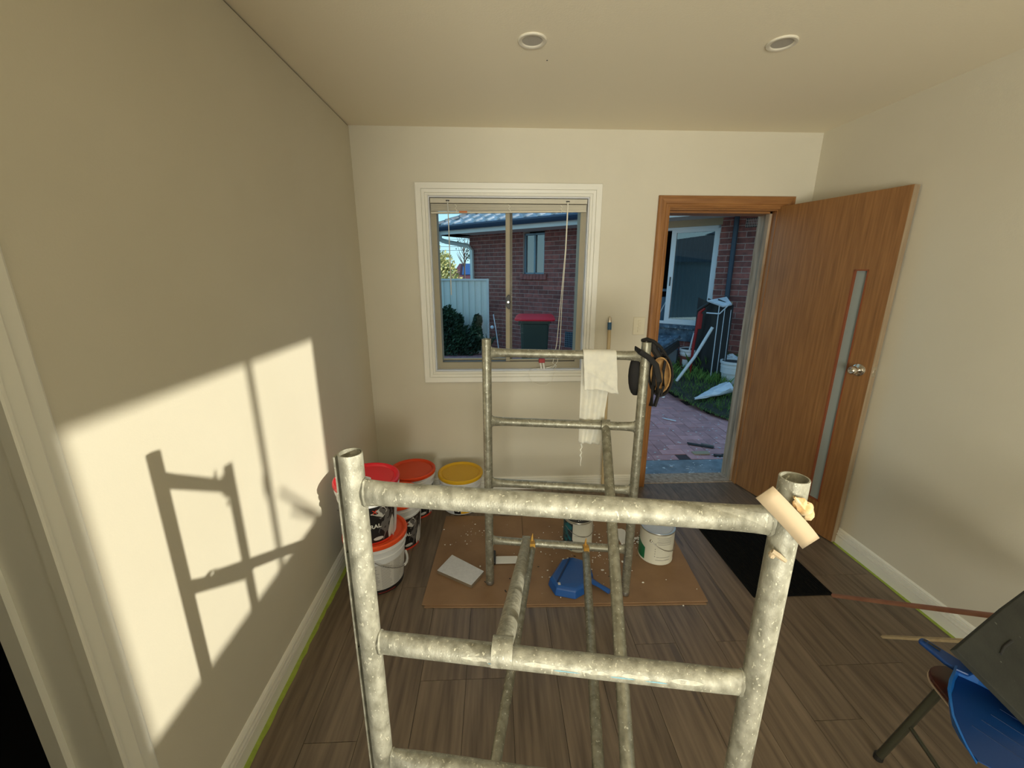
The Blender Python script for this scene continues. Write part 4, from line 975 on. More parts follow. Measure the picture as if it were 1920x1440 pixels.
gr = mb.build('grass', 'grass', loc=(3, 5.5, GZ)); tag(gr, 'green grass and weeds growing beside the paving and along the brick wall', 'grass', kind='stuff')

# ---- brick house
HX, HY = 1.241, 8.0; HA = math.radians(-40)
hs_ = thing('brick_house', 'red brick neighbouring house with tiled roof across the yard', 'house', (HX, HY, 0), HA)
BL_, BH = .228, .0815
HZ0, HZ1 = -.15, 2.335
openings = [(-.86, -.36, 1.53, 2.34), (1.30, 2.70, .755, 2.34), (.36, .80, 1.49, 2.34)]
SL, SR = -2.31, 4.6
def wallparts(s0, s1):
    mb = MB(); xs = sorted([s0, s1] + [v for o_ in openings for v in o_[:2]])
    for a, b in zip(xs[:-1], xs[1:]):
        op = [o_ for o_ in openings if o_[0] <= a + 1e-6 and b <= o_[1] + 1e-6]
        if op: mb.box((a, .0025, HZ0), (b, .22, op[0][2] - .0)); 
        else: mb.box((a, .0025, HZ0), (b, .22, HZ1 + .1))
    return mb
mb = wallparts(SL + .008, SR); mb.box((SL + .008, .22, HZ0), (SL + .20, 6, HZ1 + .1)); mb.box((SR - .2, .22, HZ0), (SR, 6, HZ1 + .1)); mb.box((SL + .01, 5.9, HZ0), (SR, 6, HZ1 + .1))
mb.build('mortar_wall', 'mortar', hs_, local=True)
bm_ = B((.0045, -.002, .0045), (BL_ - .0045, .06, BH - .0045)).mesh('brick'); bm_.materials.append(M['brick'])
cand = []; rows = int((HZ1 - HZ0) / BH) + 1
for r in range(rows):
    z = HZ0 + r * BH; offs = (r % 2) * BL_ / 2; s_ = SL - BL_ + offs
    while s_ < SR:
        a, b = max(s_, SL), min(s_ + BL_, SR)
        segs = [(a, b)]
        for o_ in openings:
            if z + BH > o_[2] + .02:
                ns = []
                for (p, q_) in segs:
                    if q_ <= o_[0] or p >= o_[1]: ns.append((p, q_))
                    else:
                        if p < o_[0]: ns.append((p, o_[0]))
                        if q_ > o_[1]: ns.append((o_[1], q_))
                segs = ns
        for (p, q_) in segs:
            if q_ - p > .035: cand.append((p, q_ - p, z))
        s_ += BL_
def pri(c):
    s_, _, z = c
    if 2.68 <= s_ + .1 <= 3.35 and z > .15: return 0
    if -.36 < s_ + .2 and s_ < .37 and z > .2: return 1
    if s_ < 1.3 and z > .3: return 2 - s_ * .1
    return 9
cand.sort(key=pri); rest = MB()
for i, (s_, wv, z) in enumerate(cand):
    if i < 296 and pri(cand[i]) < 9:
        o = bpy.data.objects.new('brick', bm_); COL.objects.link(o); o.parent = hs_; o.location = (s_, random.uniform(-.002, .001), z); o.scale = (wv / BL_, 1, 1)
    else: rest.box((s_ + .0045, -.002, z + .0045), (s_ + wv - .0045, .06, z + BH - .0045))
# side wall bricks
for r in range(rows):
    z = HZ0 + r * BH; d = .0 + (r % 2) * BL_ / 2
    while d < 5.8: rest.box((SL - .002, d + .0045, z + .0045), (SL + .06, d + BL_ - .0045, z + BH - .0045)); d += BL_
ro_ = rest.build('brick', 'brick', hs_, local=True); ro_['kind'] = 'stuff'
# sill bricks under the small window
mb = MB(); s_ = -.90
while s_ < -.33: mb.box((s_ + .003, -.05, 1.425), (s_ + .073, .10, 1.527), Matrix.Rotation(math.radians(-8), 3, 'X')); s_ += .077
mb.build('sill_brick', 'brick', hs_, local=True)
# small window
def hwin(s0, s1, z0, z1, fm, parts_mid, cur, depth=.07, nm='window'):
    t = MB(); f_ = .035
    t.box((s0, depth - .03, z0), (s1, depth + .03, z0 + f_)); t.box((s0, depth - .03, z1 - f_), (s1, depth + .03, z1)); t.box((s0, depth - .03, z0), (s0 + f_, depth + .03, z1)); t.box((s1 - f_, depth - .03, z0), (s1, depth + .03, z1))
    for m_ in parts_mid: t.box((m_ - .018, depth - .03, z0), (m_ + .018, depth + .03, z1))
    wo = t.build(nm, fm, hs_, local=True)
    xs = [s0 + f_] + [v for m_ in parts_mid for v in (m_ - .018, m_ + .018)] + [s1 - f_]
    for a, b in zip(xs[::2], xs[1::2]):
        MB().quad((a, depth, z0 + f_), (b, depth, z0 + f_), (b, depth, z1 - f_), (a, depth, z1 - f_)).build('pane', 'house_glass', wo, local=True)
    return wo
hwin(-.86, -.36, 1.53, 2.30, 'bluegrey', [-.61], None)
B((-.84, .13, 1.5), (-.62, .15, 2.3)).build('curtain', 'curtain', hs_, local=True)
hwin(.38, .80, 1.49, 2.30, 'bluegrey', [.6], None)
# dark interior behind all openings
mb = MB(); mb.box((SL + .3, 1.6, .2), (SR - .3, 1.7, 2.4)); mb.box((SL + .3, .23, .15), (SR - .3, 1.7, .22)); mb.box((SL + .3, .23, 2.33), (SR - .3, 1.7, 2.4)); mb.box((.9, .23, .2), (.95, 1.7, 2.4)); mb.box((2.85, .23, .2), (2.9, 1.7, 2.4))
mb.build('inner_room', 'dark_room', hs_, local=True)
# sliding window seen through the door
sl = MB(); s0, s1, z0, z1 = 1.30, 2.70, .755, 2.24
sl.box((s0, .02, z0), (s1, .11, z0 + .045)); sl.box((s0, .02, z1 - .04), (s1, .11, z1)); sl.box((s1 - .04, .02, z0), (s1, .11, z1)); sl.box((s0, .02, z0), (s0 + .04, .11, z1))
so2 = sl.build('window', 'white_alu', hs_, local=True, bevel=.003)
mb = MB(); mb.box((2.00, .02, z0 + .045), (2.075, .06, z1 - .04)); mb.build('stile', 'white_alu', so2, local=True, bevel=.003)
mb = MB(); mb.box((2.625, .02, z0 + .045), (2.66, .06, z1 - .04)); mb.box((2.07, .02, z0 + .045), (2.63, .06, z0 + .085)); mb.box((2.07, .02, z1 - .08), (2.63, .06, z1 - .04)); mb.build('sash', 'white_alu', so2, local=True)
mb = MB(); mb.box((2.035, .006, 1.36), (2.05, .02, 1.50)); mb.build('catch', 'black', so2, local=True)
MB().quad((2.07, .04, z0 + .08), (2.63, .04, z0 + .08), (2.63, .04, z1 - .07), (2.07, .04, z1 - .07)).build('pane', 'house_glass', so2, local=True)
mb = MB(); n = 60; r1 = []; r2 = []
for k in range(n + 1): s_ = 2.03 + .66 * k / n; d = .16 + .012 * math.sin(k * 1.1); r1.append(Vector((s_, d, .74))); r2.append(Vector((s_, d, 2.30)))
mb.add(r1 + r2, [(k, k + 1, n + 2 + k, n + 1 + k) for k in range(n)]); mb.build('curtain', 'curtain', hs_, local=True, smooth=True)
B((1.30, -.005, 2.24), (2.72, .12, 2.335)).build('timber_head', 'timber_head', hs_, local=True)
mb = MB(); mb.box((1.28, -.05, .700), (2.74, .06, .755)); mb.box((1.28, -.022, .50), (2.74, .02, .70)); mb.build('window_sill', 'blue_sill', hs_, local=True)
mb = MB(); mb.box((1.72, .6, .3), (1.92, .9, 1.15)); mb.box((1.70, .58, 1.25), (1.95, .9, 1.29)); mb.build('inner_cupboard', 'blue_box', hs_, local=True)
mb = MB(); mb.path([(1.84, .20, .84), (1.98, .25, 1.20)], .008, 6); mb.build('leaning_stick', 'white_alu', hs_, local=True)
# drain pipe, vents
mb = MB(); mb.path([(2.905, -.035, 2.335), (2.915, -.035, .05)], .034, 14); mb.build('downpipe', 'bluepipe', hs_, local=True, smooth=True)
mb = MB()
for i in range(9): mb.box((3.02 + i * .021, -.006, 2.185), (3.02 + i * .021 + .008, .02, 2.30))
for j in range(3): mb.box((3.015, -.005, 2.20 + j * .036), (3.205, .02, 2.206 + j * .036))
mb.build('air_vent', 'mortar', hs_, local=True); B((3.015, -.003, 2.18), (3.205, .015, 2.305)).build('vent_recess', 'dark_room', hs_, local=True)
vt = MB(); vt.box((.16, -.004, .17), (.40, .0, .47)); vo = vt.build('air_vent', 'dark_room', hs_, local=True)
mb = MB()
for i in range(7): mb.box((.16 + i * .037, -.010, .17), (.168 + i * .037, -.003, .47))
for j in range(8): mb.box((.16, -.010, .17 + j * .041), (.40, -.003, .176 + j * .041))
mb.build('grille', 'bluegrey', vo, local=True)
# eaves
OV = .50
mb = MB(); mb.box((SL - OV, -OV, 2.335), (SR + .4, .1, 2.345)); mb.box((SL - OV, -OV, 2.335), (SL + .1, 6.4, 2.345)); mb.build('soffit', 'soffit', hs_, local=True)
mb = MB(); mb.box((SL - OV - .015, -OV - .015, 2.33), (SR + .4, -OV, 2.44)); mb.box((SL - OV - .015, -OV, 2.33), (SL - OV, 6.4, 2.44)); mb.build('fascia', 'fascia', hs_, local=True)
gp = [(0, 0), (.0, .095), (-.008, .10), (-.085, .10), (-.10, .085), (-.10, .065), (-.085, .03), (-.06, 0)]
mb = MB()
mb.rings([[Vector((SR + .4, -OV - .015 + a, 2.405 + b)) for a, b in gp], [Vector((SL - OV - .015 + 0 - .0, -OV - .015 + a, 2.405 + b)) + Vector((a, 0, 0)) for a, b in gp], [Vector((SL - OV - .015 + a, 6.4, 2.405 + b)) for a, b in gp]]); mb.build('gutter', 'gutter', hs_, local=True, bevel=.004)
mb = MB(); mb.box((SL - .44, -OV - .06, 2.22), (SL - .34, -OV + .02, 2.40)); mb.path([(SL - .39, -OV - .02, 2.25), (SL - .32, -OV + .10, 2.20), (SL + .04, -.09, 2.12), (SL + .12, -.06, 2.02), (SL + .12, -.06, -.1)], .045, 4); mb.build('downpipe', 'downpipe', hs_, local=True)
# tiled roof, hip at the left
tan_ = math.tan(math.radians(24)); TW, TLn = .30, .33
tp = []; npf = 12
for k in range(npf + 1):
    u = k / npf; zt = .055 * (max(0, math.sin(u * 2 * PI)) ** .8) + .010 * math.cos(u * 2 * PI) ; tp.append((u * TW, zt))
def tile_mb(mb, x, y, z, w_=TW):
    a = math.atan(tan_); ca, sa = math.cos(a), math.sin(a); r1, r2, r3 = [], [], []
    for (u, zt) in tp:
        u *= w_ / TW
        r1.append(Vector((x + u, y - sa * (zt + .030) , z + ca * (zt + .030)))); r2.append(Vector((x + u, y + ca * TLn - sa * zt, z + sa * TLn + ca * zt))); r3.append(Vector((x + u, y + .0 - sa * (zt - .006), z + ca * (zt - .010))))
    n = len(r1); mb.add(r3 + r1 + r2, [(k, k + 1, n + k + 1, n + k) for k in range(n - 1)] + [(n + k, n + k + 1, 2 * n + k + 1, 2 * n + k) for k in range(n - 1)])
tm = MB(); tile_mb(tm, 0, 0, 0); tmesh = tm.mesh('roof_tile'); tmesh.materials.append(M['tile'])
for p in tmesh.polygons: p.use_smooth = True
exp_ = .27; rstuff = MB(); tc_ = 0
EY = -OV - .06; EX = SL - OV - .06; EZ = 2.47
for r in range(15):
    y = EY + r * exp_ * math.cos(math.atan(tan_)); z = EZ + (y - EY) * tan_; x = EX + (y - EY)
    x0 = EX + math.ceil((x - EX) / TW) * TW + (r % 2) * .0
    while x0 < SR + .3:
        if r < 8 and x0 < 2.3 and tc_ < 110:
            o = bpy.data.objects.new('roof_tile', tmesh); COL.objects.link(o); o.parent = hs_; o.location = (x0, y, z); tc_ += 1
        else: tile_mb(rstuff, x0, y, z)
        x0 += TW
ro_ = rstuff.build('roof_tile', 'tile', hs_, local=True, smooth=True); ro_['kind'] = 'stuff'
top = 3.9
mb = MB(); apx = (EX + 3.5, EY + 3.5, EZ + 3.5 * tan_)
mb.add([(EX, EY, EZ - .02), (SR + .5, EY, EZ - .02), (SR + .5, EY + 3.5, EZ + 3.5 * tan_ - .02), (EX + 3.5, EY + 3.5, EZ + 3.5 * tan_ - .02), (EX, EY + 7, EZ - .02), (SR + .5, EY + 7, EZ - .02)], [(0, 1, 2, 3), (0, 3, 4), (3, 2, 5, 4), (0, 4, 5, 1), (1, 5, 2)]); mb.build('roof_deck', 'dark_roof', hs_, local=True)
# hip ridge tiles
for k in range(13):
    f0 = k * .32; d3 = Vector((1, 1, tan_)).normalized(); P0 = Vector((EX, EY, EZ + .02)) + d3 * f0; mb = MB()
    mb.path([P0, P0 + d3 * .36], [.125, .105], 12, True, ry=[.075, .062]); o = mb.build('hip_tile', 'ridge', hs_, local=True, smooth=True)
# side slope tiles (toward the left)
rs = MB()
for r in range(12):
    for k in range(22):
        pass
# ---- fence
fn = thing('steel_fence', 'pale steel sheet fence with rail along the top, left of the brick house', 'fence', (-1.2, 8.62, GZ))
FX1 = -.118; x = FX1 - .03; nsh = 0
while x > -4.5:
    mb = MB(); w0 = .125
    prof = [(0, 0), (.006, -.022), (.012, 0), (.062, .0), (.066, -.004), (.119, -.004), (.125, 0), (.125, .0015), (.119, -.0025), (.066, -.0025), (.062, .0015), (.012, .0015), (.006, -.020), (0, .0015)]
    mb.rings([[Vector((x - w0 + a, 8.62 + b, GZ)) for a, b in prof], [Vector((x - w0 + a, 8.62 + b, 1.42)) for a, b in prof]]); mb.build('sheet', 'fence', fn); x -= w0
B((-4.5, 8.59, 1.405), (FX1, 8.65, 1.442)).build('top_rail', 'fence_cap', fn, bevel=.004)
B((FX1 - .035, 8.585, GZ), (FX1 + .01, 8.655, 1.445)).build('post', 'fence_cap', fn, bevel=.004)
# ---- bush
def foliage(name, blobs, n, size, mat, parent, seed=1):
    rnd = random.Random(seed); mb = MB()
    for _ in range(n):
        c, r = rnd.choice(blobs); v = Vector((rnd.gauss(0, 1), rnd.gauss(0, 1), rnd.gauss(0, 1))).normalized() * (rnd.random() ** .4)
        p = Vector(c) + Vector((v.x * r[0], v.y * r[1], v.z * r[2])); s_ = size * rnd.uniform(.6, 1.4)
        q_ = Vector((rnd.gauss(0, 1), rnd.gauss(0, 1), rnd.gauss(0, 1))).normalized(); t = q_.orthogonal().normalized(); b_ = q_.cross(t)
        mb.add([p - t * s_, p + b_ * s_ * .45, p + t * s_, p - b_ * s_ * .45], [(0, 1, 2, 3)])
    o = mb.build(name, mat, parent); o['kind'] = 'stuff'; return o
bu = thing('bush', 'dark green leafy bush in front of the pale fence', 'bush', (-.72, 8.4, GZ))
foliage('foliage', [((-1.2, 8.4, .25), (.35, .2, .40)), ((-.85, 8.4, .30), (.30, .2, .50)), ((-.92, 8.38, .70), (.18, .12, .24)), ((-.74, 8.38, .62), (.12, .1, .16)), ((-1.05, 8.38, .60), (.14, .1, .22)), ((-.60, 8.4, .22), (.28, .2, .36)), ((-.38, 8.4, .30), (.14, .12, .36)), ((-.34, 8.4, .62), (.09, .08, .14)), ((-1.4, 8.4, .4), (.3, .2, .4))], 9000, .034, 'leaf_dark', bu, 3)
mb = MB()
for k in range(9): x = -1.25 + .12 * k; mb.path([(x, 8.4, GZ), (x + random.uniform(-.05, .05), 8.38, .3)], .008, 5)
mb.build('stem', 'bark', bu)
# ---- small plant by wall (spiky)
# ---- wheelie bin
wbn = thing('wheelie_bin', 'dark green wheelie bin with red lid against the brick house', 'bin', (.60, 6.15, GZ), math.radians(-6))
mb = MB(); rg = []
for (z, a, b, yo) in ((.02, .20, .23, .03), (.12, .175, .235, .02), (.93, .205, .295, 0), (.945, .225, .31, 0), (.985, .225, .31, 0)):
    rg.append([Vector((p[0], p[1] + yo, z)) for p in rounded(-a, -b, a, b, .045, 4)])
mb.rings(rg); mb.build('tub', 'bin_green', wbn, local=True, smooth=True)
mb = MB(); mb.rings([[Vector((p[0], p[1], .985)) for p in rounded(-.285, -.34, .285, .30, .06, 4)], [Vector((p[0], p[1], 1.005)) for p in rounded(-.29, -.345, .29, .305, .06, 4)], [Vector((p[0] * .93, p[1] * .93, 1.018 + (.014 if p[1] > 0 else 0))) for p in rounded(-.27, -.30, .27, .28, .06, 4)], [Vector((p[0] * .6, p[1] * .6, 1.034)) for p in rounded(-.27, -.27, .27, .25, .06, 4)]]); mb.build('lid', 'bin_red', wbn, local=True, smooth=True)
mb = MB(); mb.box((-.09, -.243, .15), (.12, -.232, .86)); mb.box((-.20, -.25, .93), (.20, -.238, .965)); mb.build('front_panel', pm('bin_front_panel', (.05, .085, .065), .5), wbn, local=True)
mb = MB()
for x in (-.22, .20): mb.box((x - .012, -.30, .92), (x + .012, -.27, .985))
mb.path([(-.2, .32, .95), (.2, .32, .95)], .014, 8); mb.build('handle', 'bin_green', wbn, local=True)
for x in (-.24, .24):
    mb = MB(); mb.lathe([(.0001, -.02), (.095, -.02), (.10, -.012), (.10, .012), (.095, .02), (.0001, .02)], 20, (x, .24, .10), Matrix.Rotation(PI / 2, 4, 'Y')); mb.build('wheel', 'black', wbn, local=True, smooth=True)
# ---- solar light stake near the house
sk = thing('garden_light', 'small white globe on a leaning garden stake left of the bin', 'garden light', (.02, 7.9, GZ))
mb = MB(); mb.path([(-.02, 7.9, .80), (.035, 7.88, .45), (.10, 7.86, -.05)], .010, 8); mb.build('stake', 'white_alu', sk, smooth=True)
mb = MB(); mb.ell((-.045, 7.86, .56), (.035, .035, .035), 14, 10); mb.build('globe', 'white_alu', sk, smooth=True)
pl = thing('spiky_plant', 'dark spiky leaved plant at the end of the pale fence', 'plant', (-.12, 8.1, GZ))
mb = MB()
for k in range(14):
    a = 2 * PI * k / 14; mb.path([(-.12, 8.1, .1), (-.12 + .12 * math.cos(a), 8.1 + .05 * math.sin(a), .30), (-.12 + .26 * math.cos(a), 8.1 + .1 * math.sin(a), .38 + .06 * math.sin(3 * a))], [.012, .009, .002], 5)
mb.build('leaves', 'leaf_dark', pl)
# ---- background tree, bare tree, far house, cables
tr = thing('gum_tree', 'sunlit yellow-green tree behind the pale fence', 'tree', (-3.2, 18, -.5))
foliage('foliage', [((-3.2, 18, 2.2), (1.3, .8, 1.0)), ((-2.25, 18, 1.85), (.65, .6, .60)), ((-2.1, 18, 1.2), (.8, .6, .7)), ((-4.0, 18, 2.9), (1.0, .8, .9)), ((-2.5, 18, .8), (1.0, .6, .6)), ((-2.62, 18, 2.55), (.40, .4, .40))], 6500, .075, 'leaf_sun', tr, 5)
mb = MB(); mb.path([(-3.4, 18, -.5), (-3.3, 18, .8), (-3.5, 18, 2.0)], [.16, .12, .06], 8); mb.path([(-3.3, 18, .8), (-2.8, 18, 1.7)], [.08, .03], 6); mb.build('trunk', 'bark', tr)
bt = thing('bare_tree', 'thin bare branched tree behind the maroon roof', 'tree', (-1.5, 22, -.5))
mb = MB(); rb_ = random.Random(4)
mb.path([(-1.55, 22, -.5), (-1.5, 22, 1.9), (-1.52, 22, 2.6)], [.06, .035, .02], 6)
for k in range(26):
    z = rb_.uniform(1.9, 2.9); dx = rb_.uniform(-.45, .45); p0 = Vector((-1.5, 22, z - .2)); p1 = Vector((-1.5 + dx * .6, 22, z + .15)); p2 = Vector((-1.5 + dx, 22, z + rb_.uniform(.3, .7))); mb.path([p0, p1, p2], [.016, .011, .005], 5)
mb.build('branches', 'bark', bt)
foliage('foliage', [((-1.5, 22, 2.9), (.5, .3, .4)), ((-1.2, 22, 2.4), (.3, .3, .3))], 160, .05, 'leaf_dark', bt, 8)
fh = thing('far_house', 'distant house with maroon hip roof and blue solar panel', 'house', (1.0, 28, -1))
mb = MB(); mb.box((-2.4, 26, -1), (6, 32, 1.2)); mb.build('walls', 'render', fh)
mb = MB(); mb.add([(-2.75, 25.5, 1.05), (6.5, 25.5, 1.05), (6.5, 32.5, 1.05), (-2.75, 32.5, 1.05), (-2.2, 27.6, 2.12), (5.8, 27.6, 2.12)], [(0, 1, 5, 4), (1, 2, 5), (2, 3, 4, 5), (3, 0, 4), (0, 3, 2, 1)]); mb.build('roof', 'far_roof', fh)
mb = MB(); mb.slab([(-1.95, 26.15, 1.46), (.2, 26.15, 1.46), (.2, 27.45, 2.12), (-1.95, 27.45, 2.12)], .04); mb.build('solar_panel', 'solar', fh)
for i, z in enumerate((2.30, 2.42, 2.54, 2.66, 2.82)):
    mb = MB(); mb.path([(-9, 15, z + .25), (-3, 15, z + .02), (-1.5, 15, z), (4, 15, z + .05)], .006, 5); o = mb.build('power_line', 'cable', loc=(0, 15, z)); tag(o, ('lowest', 'second lowest', 'middle', 'second highest', 'highest')[i] + ' of the five thin cables crossing the sky above the fence', 'cable', 'overhead cables across the sky')
# ---- clutter by the brick house
stand = thing('folded_frames', 'stack of tall black panels with pale edges leaning by the blue drainpipe', 'panels', (3.1, 5.8, 0))
for i in range(5):
    f = i / 4; xa = 2.995 + .034 * i; ya = 6.02 - .075 * i; mb = MB()
    b0 = Vector((xa - .02, ya - .01, .02)); b1 = Vector((xa + .085, ya - .22, -.03)); up = Vector((.01, .03, 1.17))
    if i % 2: mb.slab([b0, b1, b1 + up * .98, b0 + up], .022); mb.build('panel', 'black', stand)
    else: mb.slab([b0, b1, b1 + up, b0 + up * 1.02], .014); mb.build('panel', 'debris', stand)
mb = MB()
for (a, b, r) in (((3.115, 5.515, .02), (3.135, 5.56, 1.10), .005), ((3.075, 5.59, -.0), (3.085, 5.62, 1.15), .007), ((3.19, 5.48, .0), (3.20, 5.52, 1.08), .004), ((2.985, 5.75, 1.02), (3.09, 5.60, 1.02), .010), ((3.09, 5.6, 1.02), (3.17, 5.52, 1.16), .008)): mb.path([a, b], r, 6)
mb.build('pale_edging', 'white_alu', stand)
mb = MB(); mb.slab([(3.10, 5.55, 1.13), (3.20, 5.52, 1.16), (3.27, 5.80, 1.24), (3.00, 5.80, 1.19)], .02); mb.build('top_board', 'white_bag', stand)
mb = MB(); mb.path([(3.235, 5.60, 1.18), (3.235, 5.62, .75), (3.20, 5.64, .40), (3.20, 5.66, .22)], [.018, .016, .012, .008], 8); mb.build('pale_strip', 'timber_head', stand)
rt = thing('red_trolley', 'dark red painted tool with black handle leaning left of the black panels', 'tool', (2.95, 5.9, 0))
mb = MB(); mb.path([(2.93, 5.92, .08), (2.925, 5.90, .55), (2.945, 5.86, 1.02), (2.99, 5.82, 1.08)], [.016, .022, .026, .020], 8); mb.box((2.93, 5.84, .78), (2.985, 5.90, 1.0)); mb.build('body', 'red_paint', rt, bevel=.006)
mb = MB(); mb.path([(2.92, 5.88, 1.04), (2.97, 5.83, 1.10), (3.04, 5.80, 1.16)], [.02, .028, .02], 8); mb.build('handle', 'black', rt, smooth=True)
o = MB().path([(2.598, 5.62, gz(2.6, 5.62)), (2.80, 5.58, .42), (2.985, 5.54, .845)], .021, 14).build('pvc_pipe', 'white_pvc', loc=(2.6, 5.6, 0), smooth=True); tag(o, 'white plastic pipe leaning from the grass against the black panels', 'pipe', 'white pipes by the panels')
o = MB().path([(2.93, 6.02, .42), (2.965, 6.0, .70)], .014, 10).build('pvc_pipe', 'white_pvc', loc=(2.9, 6.0, .4), smooth=True); tag(o, 'short white pipe end upright behind the long leaning pipe', 'pipe', 'white pipes by the panels')
o = MB().path([(2.33, 5.62, GZ + .01), (2.45, 5.52, GZ + .012)], .007, 6).build('thin_stick', 'timber_head', loc=(2.4, 5.6, GZ)); tag(o, 'thin pale stick lying at the grass edge near the foot of the leaning pipe', 'stick')
def ext_bucket(c, z0, r0, r1, h, label, lab):
    t = thing('bucket', label, 'bucket', (c[0], c[1], z0)); c3 = (c[0], c[1], z0); rf = lambda z: r0 + (r1 - r0) * z / h
    MB().lathe([(.0001, .004), (r0, 0), (rf(h * .72), h * .72), (rf(h * .72) + .007, h * .73), (rf(h * .78) + .007, h * .78), (rf(h * .8) + .003, h * .80), (rf(h * .88) + .003, h * .88), (r1 + .008, h * .90), (r1 + .008, h), (r1 - .004, h), (r1 - .01, h * .5), (.0001, h * .45)], 32, c3).build('body', 'white_bucket', t, smooth=True)
    f = CAMDIR(c)
    if lab: mb = MB(); band(mb, c3, rf, f - 1.4, f + 1.4, h * .04, h * .66, out=.0025, n=28, m_=3); mb.build('label_panel', 'brown_label', t); mb = MB(); band(mb, c3, rf, f - .75, f + .1, h * .12, h * .50, out=.004, n=12, m_=3); mb.build('label_panel', 'white_bucket', t)
    mb = MB(); mb.lathe([(.0001, h * .96), (r1 - .006, h * .96)], 32, c3); mb.build('contents', 'debris', t); return t
ext_bucket((2.985, 6.12), .135, .115, .140, .31, 'white bucket with brown label under the sliding window outside', True)
ext_bucket((3.262, 5.41), gz(3.262, 5.41) - .02, .105, .150, .33, 'white bucket standing on the grass right of the black panels', False)
o = MB().box((3.24, 5.60, .16), (3.50, 5.84, .40)).build('white_box', 'white_bucket', loc=(3.37, 5.7, .16), bevel=.01); tag(o, 'white box behind the bucket on the grass', 'box')
mb = MB()
for k in range(12): mb.ell((3.25 + .016 * k, 5.66, .415 + .014 * math.sin(k)), (.035, .03, .022), 8, 6, jit=.25)
o = mb.build('rag', 'white_bag', loc=(3.3, 5.6, .34)); tag(o, 'crumpled white rag on top of the white box outside', 'rag')
# white bag on the grass
mb = MB(); rg = []; n = 14
for k in range(9):
    f = k / 8; wv = .015 + .10 * math.sin(min(1, f * 1.15) * PI / 2); hv = .012 + .055 * f; cx = 2.50 + .50 * f; cy = 4.84 + .16 * f
    rg.append([Vector((cx + random.uniform(-.012, .012), cy + wv * math.cos(2 * PI * j / n) * (1 + random.uniform(-.15, .15)), gz(cx, cy) + .03 + hv * (1 + math.sin(2 * PI * j / n)) * (1 + random.uniform(-.12, .12)))) for j in range(n)])
mb.rings(rg); o = mb.build('plastic_bag', 'white_bag', loc=(2.75, 4.9, GZ)); tag(o, 'crumpled white plastic bag lying on the grass by the paving', 'bag')
# timber table under window
tb_ = thing('old_timber', 'dark weathered timber boards stacked low under the sliding window outside', 'timber', (2.4, 6.1, 0))
mb = MB(); mb.slab([(2.20, 6.35, .45), (2.50, 6.05, .47), (2.86, 6.22, .63), (2.60, 6.50, .60)], .05); mb.build('board', 'blue_sill', tb_)
mb = MB(); mb.slab([(2.15, 6.40, .36), (2.52, 6.00, .40), (2.84, 6.20, .56), (2.58, 6.52, .52)], .10); mb.box((2.20, 6.2, -.05), (2.32, 6.35, .36)); mb.box((2.60, 6.25, -.05), (2.70, 6.40, .40)); mb.build('board', 'debris', tb_)
o = MB().box((2.72, 6.28, .10), (2.90, 6.42, .40), Matrix.Rotation(-.6, 3, 'Z')).build('blue_crate', 'blue_box', loc=(2.8, 6.35, .1)); tag(o, 'pale blue crate left of the labelled bucket outside', 'crate')
# scraps on the paving
def scrap(name, pts, th, mat, label, cat):
    mb = MB(); mb.slab(pts, th); P = pts[0]; o = mb.build(name, mat, loc=P); tag(o, label, cat)
z = GZ + .012
scrap('paper_scrap', [(1.945, 4.475, z), (1.955, 4.435, z), (2.045, 4.325, z + .01), (2.055, 4.345, z + .01)][::1], .006, 'white_bag', 'white paper scrap on the paving nearest the grass tip', 'scrap')
scrap('cardboard_scrap', [(1.855, 3.47, z), (2.0, 3.47, z), (2.005, 3.53, z), (1.85, 3.53, z)], .010, 'timber_head', 'small tan offcut on the near edge of the clay paving', 'scrap')
scrap('dark_strip', [(1.90, 3.70, z), (2.10, 3.60, z), (2.12, 3.63, z), (1.91, 3.75, z)], .008, 'debris', 'dark crumpled strip lying on the clay paving behind the tan offcut', 'scrap')
scrap('metal_scrap', [(2.02, 3.685, z + .004), (2.12, 3.62, z + .004), (2.13, 3.655, z + .004), (2.03, 3.71, z + .004)], .006, 'tin', 'shiny scrap beside the dark strip on the paving', 'scrap')
scrap('timber_scrap', [(2.02, 3.43, z), (2.14, 3.41, z), (2.145, 3.445, z), (2.03, 3.465, z)], .012, 'debris', 'small dark timber scrap at the right edge of the paving, by the jamb', 'scrap')
mb = MB(); mb.ell((2.272, 5.258, GZ + .024), (.024, .024, .024), 14, 10); o = mb.build('white_ball', 'white_bag', loc=(2.272, 5.258, GZ), smooth=True); tag(o, 'small white ball on the paving near the grass edge', 'ball')
mb = MB()
for _ in range(150):
    y = random.uniform(3.0, 4.6); x = y * random.uniform(.40, .66); r = random.uniform(.002, .008); mb.ell((x, y, GZ + r * .4), (r * random.uniform(1, 2.4), r, r * .5), 5, 3, jit=.3)
o = mb.build('plaster_debris', 'white_bag', loc=(1.8, 3.7, GZ)); tag(o, 'white plaster bits scattered over the concrete and paving outside', 'debris', kind='stuff')
sh = thing('mirror_shed', 'added dark shed with a sloping roof outside the frame, mirrored in the sliding window', 'shed', (-6, 0, GZ))  # unseen shed added to give the pane a roof slope to reflect
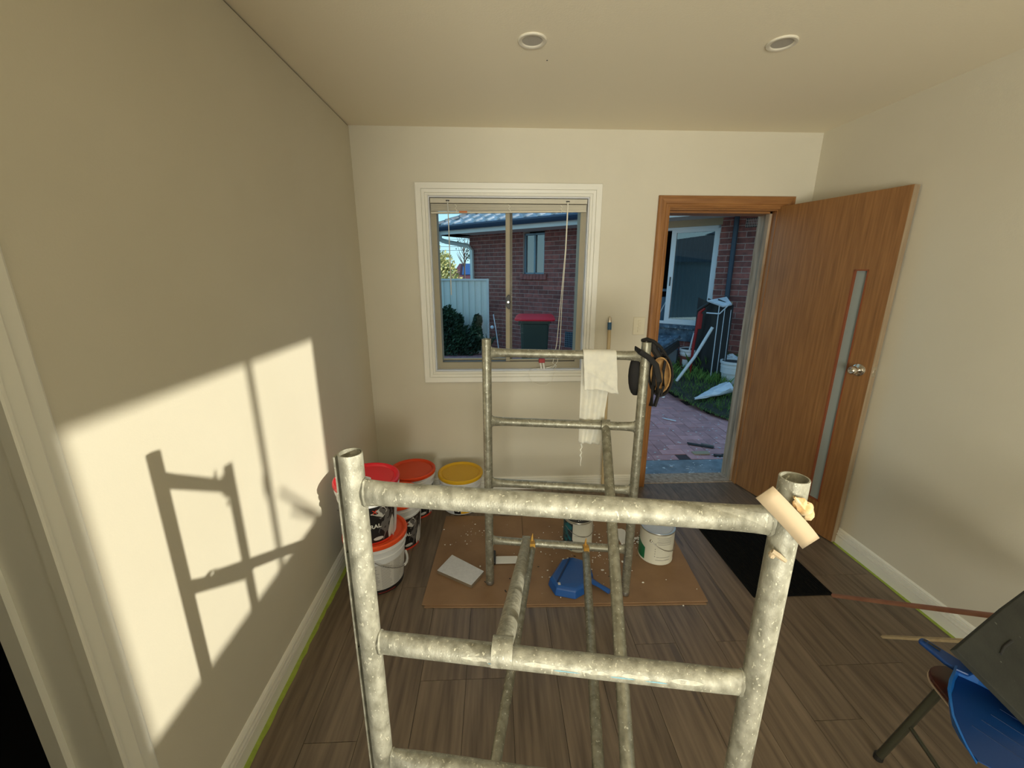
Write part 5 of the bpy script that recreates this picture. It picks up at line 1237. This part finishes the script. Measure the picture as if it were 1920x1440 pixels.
mb = MB(); mb.box((-8.5, -3.2, GZ), (-5.2, 2.6, 1.98)); mb.build('walls', 'bluegrey', sh)
mb = MB(); mb.add([(-8.8, -3.5, 1.95), (-5.0, -3.5, 1.95), (-5.0, 2.9, 1.95), (-8.8, 2.9, 1.95), (-6.9, -3.5, 3.40), (-6.9, 2.0, 2.65)], [(0, 3, 2, 1), (1, 2, 5, 4), (0, 4, 5, 3), (2, 3, 5), (0, 1, 4)]); mb.build('roof', 'dark_roof', sh)
sap = thing('bare_sapling', 'bare forked sapling outside the sunny window in the right wall', 'sapling', (3.18, -.24, GZ))
MB().path([(3.20, -.24, GZ), (3.18, -.245, .8), (3.155, -.30, 1.318)], [.022, .017, .013], 8).build('trunk', 'bark', sap, smooth=True)
MB().path([(3.155, -.31, 1.322), (3.15, -.616, 1.63)], [.015, .012], 8).build('twig', 'bark', sap, smooth=True)
MB().path([(3.155, -.325, 1.320), (3.15, -.551, 1.504)], [.014, .011], 8).build('twig', 'bark', sap, smooth=True)
# ---- our own building's outside and an added, unseen wing that shades the yard
mb = MB(); mb.add([(XL - .6, YR - .6, 2.55), (XR + .35, YR - .6, 2.55), (XR + .35, YB + .28, 2.55), (XL - .6, YB + .28, 2.55), (XL - .6, .1, 3.5), (XR + .35, .1, 3.5)], [(0, 3, 2, 1), (0, 1, 5, 4), (2, 3, 4, 5), (1, 2, 5), (0, 4, 3)])
o = mb.build('roof', 'dark_roof', loc=(.6, .1, 2.55)); st(o)
wg = thing('shade_wing', 'added rendered wing outside the frame to the right, shading the yard', 'building', (8.5, 2.2, GZ))
mb = MB(); mb.box((6.8, .3, GZ), (11, 3.3, 3.1)); mb.build('walls', 'render', wg)
mb = MB(); mb.add([(6.5, .0, 3.05), (11.3, 0, 3.05), (11.3, 3.6, 3.05), (6.5, 3.6, 3.05), (7.5, 1.8, 3.7), (10.3, 1.8, 3.7)], [(0, 3, 2, 1), (0, 1, 5, 4), (1, 2, 5), (2, 3, 4, 5), (3, 0, 4)]); mb.build('roof', 'dark_roof', wg)
